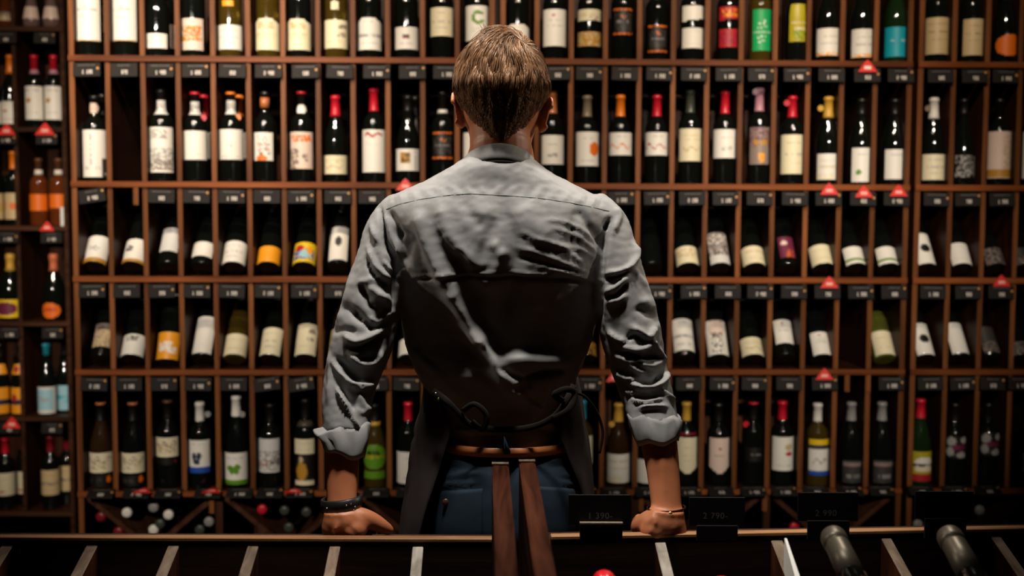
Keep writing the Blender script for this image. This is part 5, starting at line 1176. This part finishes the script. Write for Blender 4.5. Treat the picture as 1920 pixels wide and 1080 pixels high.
press(ap, [(c2([(500, 560), (560, 620), (640, 660)]), 7, .005), (c2([(520, 640), (600, 650), (660, 610)]), 6, .004), (c2([(700, 550), (640, 620), (610, 700)]), 6, .005), (c2([(490, 760), (540, 700), (610, 660)]), 6, .005), (c2([(480, 900), (530, 780), (580, 720)]), 8, .004),
           (c2([(530, 250), (560, 350), (540, 500)]), 9, .004), (c2([(600, 300), (600, 420), (560, 540)]), 9, -.004), (c2([(1300, 480), (1340, 560), (1380, 680)]), 7, .005), (c2([(1290, 540), (1330, 640), (1390, 780)]), 6, -.004), (c2([(1240, 480), (1300, 520), (1360, 600)]), 6, .004), (c2([(1340, 300), (1370, 420), (1400, 560)]), 8, .004)], -.3)
ao = child('apron', ap); md = ao.modifiers.new('t', 'SOLIDIFY'); md.thickness = .0022; md.offset = 1
ctube('apron_strap', [P(812, 733, 1.888), P(838, 752, 1.872), P(862, 778, 1.874), P(885, 797, 1.880), P(940, 806, 1.884), P(1000, 800, 1.882), P(1040, 780, 1.875), P(1062, 750, 1.872), P(1076, 722, 1.888)], [(.002, .006)] * 9, C_STRAP, 10, 6, Vector((0, 1, 0)))
ctube('apron_strap', [P(1056, 752, 1.868), P(1040, 740, 1.862), P(1062, 730, 1.862), P(1078, 738, 1.868), P(1066, 768, 1.862), P(1036, 785, 1.866)], [(.002, .006)] * 6, C_STRAP, 10, 6, Vector((0, 1, 0)))
ctube('hanging_tie', [P(1076, 735, 1.872), P(1098, 745, 1.885), P(1120, 775, 1.90), P(1130, 810, 1.905), P(1124, 850, 1.905)], [(.0016, .0026)] * 5, C_STRAP, 8, 6, Vector((0, 1, 0)))
ctube('strap_loop', [P(868, 770, 1.872), P(890, 758, 1.862), P(912, 778, 1.862), P(905, 805, 1.866), P(885, 790, 1.870)], [(.0018, .005)] * 5, C_STRAP, 8, 6, Vector((0, 1, 0)))
for (x, y) in ((817, 738), (822, 748)):
    child('rivet', mesh('rivet', *ellipsoid(P(x, y, 1.866), (.0022, .0016, .0022), 10, 6), mat('brass', (.75, .55, .28), .25, 1.0), True))
# --- wristwatch and bracelet
def band(name, cpx, Y, ra, rb, h, th, m, tilt_=0.0, n=48):
    c = P(cpx[0], cpx[1], Y); vs, fs = [], []
    for (o_, dz) in [(0, -h / 2), (th, -h / 2 * .9), (th, h / 2 * .9), (0, h / 2)]:
        for k in range(n):
            t = 2 * math.pi * k / n; vs.append((c.x + (ra + o_) * math.cos(t), c.y + (rb + o_) * math.sin(t), c.z + dz + tilt_ * math.cos(t)))
    for i in range(4):
        for k in range(n): a_, b_ = i * n + k, i * n + (k + 1) % n; j2 = (i + 1) % 4; fs.append((a_, b_, j2 * n + (k + 1) % n, j2 * n + k))
    return child(name, mesh(name, vs, fs, m, True)), c
wt, wc = band('wristwatch', (641, 944), 1.836, .0325, .0262, .024, .0040, M_WATCH, .004)
cs = link('watch_case', lathe_mesh('watch_case', [(.014, -.004), (.019, -.0035), (.0195, .002), (.017, .0045), (.0155, .005)], M_WATCH, 28), wt, (wc.x - .004, wc.y + .031, wc.z), (R(-90), 0, 0))
link('watch_dial', lathe_mesh('watch_dial', [(.0145, .005), (.0145, .0056)], mat('watch_glass', (.02, .02, .025), .05, coat=1), 28), cs, (0, 0, 0))
for i, (dx, dz) in enumerate([(.012, .004), (.020, .006), (.026, .000), (.024, -.006), (-.022, -.002)]):
    link('watch_stud', mesh('watch_stud', *ellipsoid((0, 0, 0), (.0016, .0012, .0016), 8, 6), M_STEEL, True), wt, (wc.x + dx, wc.y - .0302 * math.sqrt(max(.05, 1 - (dx / .0365) ** 2)) - .0002, wc.z + dz + .0))
bt, bc = band('bracelet', (1249, 952), 1.833, .0320, .0255, .0032, .0024, M_CORD, .0015)
link('bracelet_knot', mesh('bracelet_knot', *ellipsoid((bc.x + .003, bc.y - .0285, bc.z - .002), (.0042, .003, .0035), 12, 8), mat('gold_clasp', (.5, .3, .14), .3, .8), True), bt)
link('bracelet_end', mesh('bracelet_end', *frame_tube([Vector((bc.x + .003, bc.y - .027, bc.z - .003)), Vector((bc.x + .004, bc.y - .029, bc.z - .012))], [.0012, .0008], 8), M_CORD, True), bt)
# --- shoes on the floor
for s in (-1, 1):
    x = MX + s * .105
    v, f = tube([(x, 1.95, .045), (x, 1.98, .05), (x + s * .004, 2.06, .05), (x + s * .010, 2.15, .035), (x + s * .010, 2.20, .026)], [(.030, .040), (.038, .050), (.042, .048), (.045, .033), (.028, .020)], 18, 5)
    v = [Vector((p.x, p.y, max(p.z, .001))) for p in v]; child('shoe', mesh('shoe', v, f, mat('shoe_leather', (.05, .025, .015), .4, coat=.2), True))

# --- hair: a dark cap hugging the skull, and thousands of combed strands
HC = Vector((HX, 1.985, HZ(176))); 
top_z = HZ(58); A_, B_, Cz = .0860, .1030, top_z - HC.z
def low(c):                                 # narrowing of the head towards the nape
    q = max(0, -c) ** 1.4; return 1 - .80 * q, 1 - .20 * q
def scalp(th, ph, k=1.0):                    # th from the crown down, ph round from the back
    s, c = math.sin(th), math.cos(th)
    ax = A_ * k; 
    zc_ = c * Cz * k if c > 0 else c * .108 * k
    if c > 0: return HC + Vector((ax * s * math.sin(ph), -B_ * k * s * math.cos(ph), zc_))
    gx, gy = low(c); return HC + Vector((ax * gx * math.sin(ph), -B_ * k * gy * math.cos(ph) + .012 * -c, zc_))
def hair_end(ph):                            # how far down the hair grows: nape behind, short round the ears, brow in front
    a = abs((ph + math.pi) % (2 * math.pi) - math.pi)
    return np.interp(a, [0, .5, .9, 1.25, 1.6, 1.9, 2.4, math.pi], [2.62, 2.56, 2.30, 1.90, 1.72, 1.62, 1.22, 1.12])
vs, fs = [], []; NT, NP = 30, 64
for i in range(NT + 1):
    for j in range(NP):
        ph = 2 * math.pi * j / NP; th = hair_end(ph) * (.84 if abs(ph - math.pi) > 1.2 else .97) * i / NT; k = .965 - .05 * max(0, (i / NT - .55) / .45) ** 1.5; p = scalp(th, ph, k); vs.append(p)
for i in range(NT):
    for j in range(NP): a_, b_ = i * NP + j, i * NP + (j + 1) % NP; fs.append((a_, a_ + NP, b_ + NP, b_))
M_CAP = mat('hair_base', (.028, .014, .008), .8)
child('hair_cap', mesh('hair_cap', vs, fs, M_CAP, True))
whorl = P(968, 88, 1.95)
hr = random.Random(11); curves = []; rads = []
NS = 24000
wdir = (whorl - HC).normalized()
def ontosurf(p, lift):
    d = p - HC; 
    if d.z > 0: q = Vector((d.x / A_, d.y / B_, d.z / Cz)); 
    else:
        c = max(-1, d.z / .108); gx, gy = low(c); l = math.hypot(d.x / (A_ * gx), (d.y + .012 * c) / (B_ * gy)); m_ = (1 + lift) / max(l, .01)
        return HC + Vector((d.x * m_, (d.y + .012 * c) * m_ - .012 * c, d.z))
    l = q.length; return HC + d / l * (1 + lift)
for i in range(NS):
    ph = hr.uniform(0, 2 * math.pi); u = hr.random() ** .62; he = hair_end(ph); th = he * u
    edge = max(0, (th / he - .72) / .28)
    if hr.random() < edge * .55: continue
    p = scalp(th, ph, .965); c = math.cos(th)
    short = min(1, max(0, (th - .95) / .75))  # clipped short at the sides and the nape
    L_ = .058 * (1 - short) + .009 * short; L_ *= hr.uniform(.75, 1.15)
    if edge > 0: L_ *= 1 - .4 * edge
    K = 7; pts = [p]; lift0 = .012
    clump = noise.noise(Vector((math.sin(ph) * 7, math.cos(ph) * 7, th * 2.5)))
    for k in range(1, K):
        q = pts[-1]; nrm = (q - HC); nrm = Vector((nrm.x / A_ ** 2, nrm.y / B_ ** 2, nrm.z / (Cz if nrm.z > 0 else .108) ** 2)).normalized()
        away = q - whorl; away -= nrm * away.dot(nrm); dl = away.length
        away = away.normalized() if dl > 1e-4 else Vector((1, 0, 0))
        swirl = nrm.cross(away) * (.75 * math.exp(-dl / .03) + .12)
        down = Vector((0, 0, -1)); down -= nrm * down.dot(nrm)
        cn = Vector((noise.noise(q * 22 + Vector((0, 0, 9))), noise.noise(q * 22 + Vector((7, 0, 0))), noise.noise(q * 22 + Vector((0, 5, 0)))))
        d = (away + swirl + down * .35 + cn * .5 + Vector((hr.gauss(0, .035), hr.gauss(0, .035), hr.gauss(0, .035))) + Vector((clump * .35, 0, 0))).normalized()
        t = k / (K - 1)
        prof_ = math.sin(t * 2.6) * (.055 if short < .5 else .022) * (1 + 1.9 * clump)
        nq = ontosurf(q + d * (L_ / (K - 1)), -.03 + prof_ + .02 * t)
        pts.append(nq)
    curves.append(pts)
# a few stray tips standing up on the crown
for i in range(70):
    x = hr.uniform(905, 960); p = P(x, hr.uniform(62, 80), 1.985); d = Vector((hr.uniform(-.5, .1), hr.uniform(-.2, .2), 1)).normalized(); L_ = hr.uniform(.008, .022)
    curves.append([p + d * (L_ * k / 6) + Vector((-.004 * (k / 6) ** 2, 0, 0)) for k in range(7)])
hc = bpy.data.hair_curves.new('hair'); hc.add_curves([7] * len(curves))
hc.attributes['position'].data.foreach_set('vector', np.array([tuple(p) for c in curves for p in c], 'f').ravel())
ra = hc.attributes.get('radius') or hc.attributes.new('radius', 'FLOAT', 'POINT')
ra.data.foreach_set('value', np.array([.00048, .0005, .00048, .00044, .00036, .00026, .00012] * len(curves), 'f'))
hm = bpy.data.materials.new('hair_strands'); hm.use_nodes = True; N = hm.node_tree.nodes; b = N['Principled BSDF']; Lk = hm.node_tree.links
ci = N.new('ShaderNodeHairInfo'); rp = N.new('ShaderNodeValToRGB'); rp.color_ramp.elements[0].color = (.032, .013, .006, 1); rp.color_ramp.elements[1].color = (.34, .165, .075, 1)
Lk.new(ci.outputs['Random'], rp.inputs[0]); Lk.new(rp.outputs[0], b.inputs['Base Color']); b.inputs['Roughness'].default_value = .36; b.inputs['Specular IOR Level'].default_value = .55; b.inputs['Specular Tint'].default_value = (1, .8, .6, 1)
hc.materials.append(hm)
ho = child('hair', hc)

# ------------------------------------------------------------------ the slanted bottle display in the foreground
ZR = .884                                    # height of the rail
VPX = (900, -370)                            # where the slanted dividers point
dvec = -(ray(*VPX).normalized())             # along a divider, towards the camera and down
def display(x0, x1, divs, y_rail, label, bright, side_at):
    a, b = PZ(x0, y_rail(x0), ZR), PZ(x1, y_rail(x1), ZR); yaw = math.atan2(b.y - a.y, b.x - a.x); L = (b - a).length
    root = empty('bottle_display', (a.x, a.y, 0), yaw); tag(root, label, 'display rack', 'slanted bottle displays in front')
    Mi = (Matrix.Translation((a.x, a.y, 0)) @ Matrix.Rotation(yaw, 4, 'Z')).inverted()
    box('top_rail', 0, L, 0, .0185, ZR - .006, ZR, W_RAIL, root, .001)
    box('back_board', 0, L, .001, .0175, .02, ZR - .0061, W_DARK, root)
    box('back_ledge', 0, L, .019, .088, .845, .866, W_DARK, root, .002)
    box('ledge_bracket', L * .15, L * .15 + .02, .019, .08, .72, .8448, W_DARK, root); box('ledge_bracket', L * .85, L * .85 + .02, .019, .08, .72, .8448, W_DARK, root)
    # sloping bottom and front kick board
    Dl = .60; v0 = Vector((0, -.002, ZR - .155)); dl = (Mi.to_3x3() @ dvec); dn = Vector((0, dl.y, dl.z)).normalized()
    p0, p1 = v0, v0 + dn * Dl; th = Vector((0, 0, -.016))
    vs = [Vector((x, p.y, p.z)) + t for x in (0, L) for p in (p0, p1) for t in (Vector(), th)]
    link('sloping_base', mesh('sloping_base', vs, [(0, 2, 6, 4), (1, 5, 7, 3), (0, 1, 3, 2), (4, 6, 7, 5), (0, 4, 5, 1), (2, 3, 7, 6)], W_DARK), root)
    box('front_board', 0, L, p1.y - .02, p1.y, .02, p1.z + .09, W_DARK, root, .002)
    box('kick_board', 0, L, p1.y + .03, -.05, 0, .06, W_DARK, root)
    for k, (px_, w_, br) in enumerate(divs):
        top = PZ(px_, 1016.5 if px_ < 925 else (1015 - (px_ - 1237) * .009), ZR - .012)
        top = Mi @ top; top.y = -.003; d = Mi.to_3x3() @ dvec; d = d / -d.y
        hw = w_ / 2; ln = .50; e = top + d * ln; H_ = .12
        bx = [(-hw, 0), (hw, 0), (hw, -H_), (-hw, -H_)]
        vs = [top + Vector((x, 0, z)) for x, z in bx] + [e + Vector((x, 0, z)) for x, z in bx]
        bm = bmesh.new(); vv = [bm.verts.new(v - top) for v in vs]
        for f in [(0, 1, 2, 3), (7, 6, 5, 4), (0, 4, 5, 1), (1, 5, 6, 2), (2, 6, 7, 3), (3, 7, 4, 0)]: bm.faces.new([vv[i] for i in f])
        bmesh.ops.bevel(bm, geom=list(bm.edges), offset=.0012, segments=1, affect='EDGES')
        me = bpy.data.meshes.new('divider'); bm.to_mesh(me); bm.free(); me.materials.append(W_LIT if br else W_GREY); me.materials.append(W_SHADED)  # lit copy on the two boards nearest the overhead spot
        for q_ in me.polygons: q_.material_index = 0 if q_.normal.z > .6 else 1  # sides coloured dark as shade; only the top keeps its wood
        link('divider', me, root, top)
    # the side panel, its top edge rising slightly away from us, down to the floor
    (fx, fy, fd), (nx, ny, nd), w_ = side_at
    A, B = P(fx, fy, fd), P(nx, ny, nd)
    C = A + (B - A) * 1.5
    side = Vector((1, 0, 0)); q = []
    for p in (A, C):
        for sx in (-w_ / 2, w_ / 2): q += [Vector((p.x + sx, p.y, p.z)), Vector((p.x + sx, p.y, 0.002))]
    q = [Mi @ v for v in q]; o0 = q[0].copy()
    bm = bmesh.new(); vv = [bm.verts.new(v - o0) for v in q]
    for f in [(0, 2, 3, 1), (4, 5, 7, 6), (0, 4, 6, 2), (1, 3, 7, 5), (0, 1, 5, 4), (2, 6, 7, 3)]: bm.faces.new([vv[i] for i in f])
    bmesh.ops.recalc_face_normals(bm, faces=bm.faces); bmesh.ops.bevel(bm, geom=list(bm.edges), offset=.0022, segments=2, affect='EDGES')
    me = bpy.data.meshes.new('side_panel'); bm.to_mesh(me); bm.free(); me.materials.append(W_BEAM)
    link('side_panel', me, root, o0)
    ec = box('end_cap', -w_ / 2, w_ / 2, -.013, .0, -.0008, .0010, W_GREY, root); ec.location = Mi @ (A + Vector((0, -.007, .0008)))
    return root
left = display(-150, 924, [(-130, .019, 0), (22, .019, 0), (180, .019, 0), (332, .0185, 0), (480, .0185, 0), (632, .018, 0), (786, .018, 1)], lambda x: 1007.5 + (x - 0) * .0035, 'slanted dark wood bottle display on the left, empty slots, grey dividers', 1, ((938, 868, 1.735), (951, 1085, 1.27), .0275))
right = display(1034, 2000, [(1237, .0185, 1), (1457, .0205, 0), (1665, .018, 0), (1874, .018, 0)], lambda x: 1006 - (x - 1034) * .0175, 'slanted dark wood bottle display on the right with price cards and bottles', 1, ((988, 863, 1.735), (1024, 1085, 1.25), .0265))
# black price cards standing at the rail
def card(x0, x1, y0, y1, hx0, hx1, hy0, hy1, txt, d, lit, tx=None, ty=None):
    Y = 1.742 - .0
    a, b = P(x0, y0, Y), P(x1, y1, Y); c = ((a.x + b.x) / 2, Y, (a.z + b.z) / 2); w_, h_ = b.x - a.x, a.z - b.z
    o = box('price_card', -w_ / 2, w_ / 2, -.0012, .0012, -h_ / 2, h_ / 2, M_BLACK, None, .0006); o.location = c
    a2, b2 = P(hx0, hy0, Y - .004), P(hx1, hy1, Y - .004)
    h = box('card_holder', a2.x - c[0], b2.x - c[0], -.0052, -.0016, b2.z - c[2], a2.z - c[2], M_BLACK, o, .0006)
    if lit: box('holder_edge', a2.x - c[0], b2.x - c[0], -.009, -.0016, a2.z - c[2], a2.z - c[2] + .0022, mat('holder_edge', (.30, .24, .18), .4), o)
    if txt:
        cu = bpy.data.curves.new('price_print', 'FONT'); cu.body = txt; cu.size = .0145; cu.align_x = 'CENTER'; cu.align_y = 'CENTER'; cu.space_character = 1.1
        t0 = bpy.data.objects.new('price_print', cu); COL.objects.link(t0); me = bpy.data.meshes.new_from_object(t0.evaluated_get(bpy.context.evaluated_depsgraph_get())); bpy.data.objects.remove(t0); t = link('price_print', me, o); p = P(tx, ty, Y); t.location = (p.x - c[0], -.0018, p.z - c[2]); t.rotation_euler = (R(90), 0, 0); me.materials.clear(); me.materials.append(mat('dim_print', (.16, .14, .13), .6))
    tag(o, d, 'price card', 'black price cards on the display rail'); return o
card(1066, 1182, 927, 984, 1087, 1167, 981, 1014, '1 390-', 'black price card reading 1 390- before the jeans, leftmost', 1, 1125, 967)
card(1292, 1396, 932, 986, 1306, 1383, 985, 1014, '2 790-', "black price card reading 2 790- right of the man's right hand", 0, 1341, 967)
card(1496, 1608, 923, 977, 1514, 1592, 976, 1012, '2 990', 'black price card reading 2 990 above the first foil-topped bottle', 0, 1548, 962)
card(1716, 1824, 921, 972, 1734, 1811, 972, 1010, '', 'black price card without visible print, rightmost', 0)
# bottles lying on the display, necks towards the rail
def disp_bottle(tip, near, cap, d, rn, label_col=None):
    A, B = P(*tip), P(*near); ax = (A - B).normalized(); H = .37; Rr = .043; base = A - ax * H
    k = rn / .0148; prof = [(Rr * a, H * z) for a, z in [(.6, 0), (.95, .002), (1, .008), (1, .44), (.98, .48), (.85, .54), (.62, .59)]] + [(rn * 1.22, H * .64), (rn * 1.10, H * .68), (rn * 1.0, H * .924), (rn * .93, H * .928), (rn * .93, H * .934), (rn * 1.07, H * .937), (rn * 1.09, H * .955), (rn * 1.07, H * .988), (rn * .98, H)]
    r_ = link('wine_bottle', lathe_mesh('wine_bottle', prof, GL['k'], 40)); q = ax.to_track_quat('Z', 'Y'); r_.rotation_mode = 'XYZ'; r_.rotation_euler = q.to_euler(); r_.location = base
    zs = [H * .735, H * .86, H * .915] + [z for _, z in prof if z > H * .92] ; zs = sorted(zs)
    pr = [(prof_r(prof, z) + .0009, z) for z in zs] + [(rn * .9, H + .0012)]
    link('capsule', lathe_mesh('capsule', pr, cap, 32), r_)
    # cradle under the bottle
    return tag(r_, d, 'bottle', 'bottles lying on the front display'), base, ax
FOIL = mat('foil_pewter', (.13, .11, .08), .42, .5); FRED = mat('foil_red', (.78, .01, .02), .25, .1, coat=.6)
bl = []
for tip, near, cp, d, rn in [((1561, 1004, 1.50), (1598, 1080, 1.405), FOIL, 'dark bottle with pewter foil neck, under the 2 990 card', .0162), ((1779, 1003, 1.50), (1822, 1080, 1.405), FOIL, 'dark bottle with pewter foil neck, rightmost, under the blank card', .0162),
                             ((1132, 1086, 1.43), (1142, 1150, 1.35), FRED, 'bottle with bright red capsule beside the central beams', .0145), ((1352, 1098, 1.43), (1368, 1160, 1.35), FRED, 'bottle with red capsule barely showing at the bottom edge', .0145)]:
    r_, base, ax = disp_bottle(tip, near, cp, d, rn); bl.append((base, ax))
# cross bars that carry the bottles
Mi = right.matrix_basis.inverted()
for f_ in (.12, .42):
    ps = [Mi @ (b_ + a_ * .37 * f_) for b_, a_ in bl]; yy = sum(p.y for p in ps[:2]) / 2; zz = min(p.z for p in ps[:2])
    box('carrying_bar', .02, .93, yy - .012, yy + .012, zz - .065, zz - .0435, W_DARK, right, .001)
    yy = sum(p.y for p in ps[2:]) / 2; zz = min(p.z for p in ps[2:])
# the pale edge of a card sticking up beside the second divider
A, B = P(1473, 1009, 1.60), P(1497, 1095, 1.50); o0 = (A + B) / 2
vs = [A + Vector((-.0018, 0, 0)), A + Vector((.0018, 0, 0)), B + Vector((.006, 0, 0)), B + Vector((-.002, 0, 0))]; vs = [v - o0 for v in vs]; vs += [v + Vector((.0, .002, -.05)) for v in vs]
sc_ = link('leaning_card', mesh('leaning_card', vs, [(0, 3, 2, 1), (4, 5, 6, 7), (0, 1, 5, 4), (1, 2, 6, 5), (2, 3, 7, 6), (3, 0, 4, 7)], mat('white_card', (.75, .73, .68), .6)), None, o0)
tag(sc_, 'thin white card on edge beside a divider of the right display', 'card')
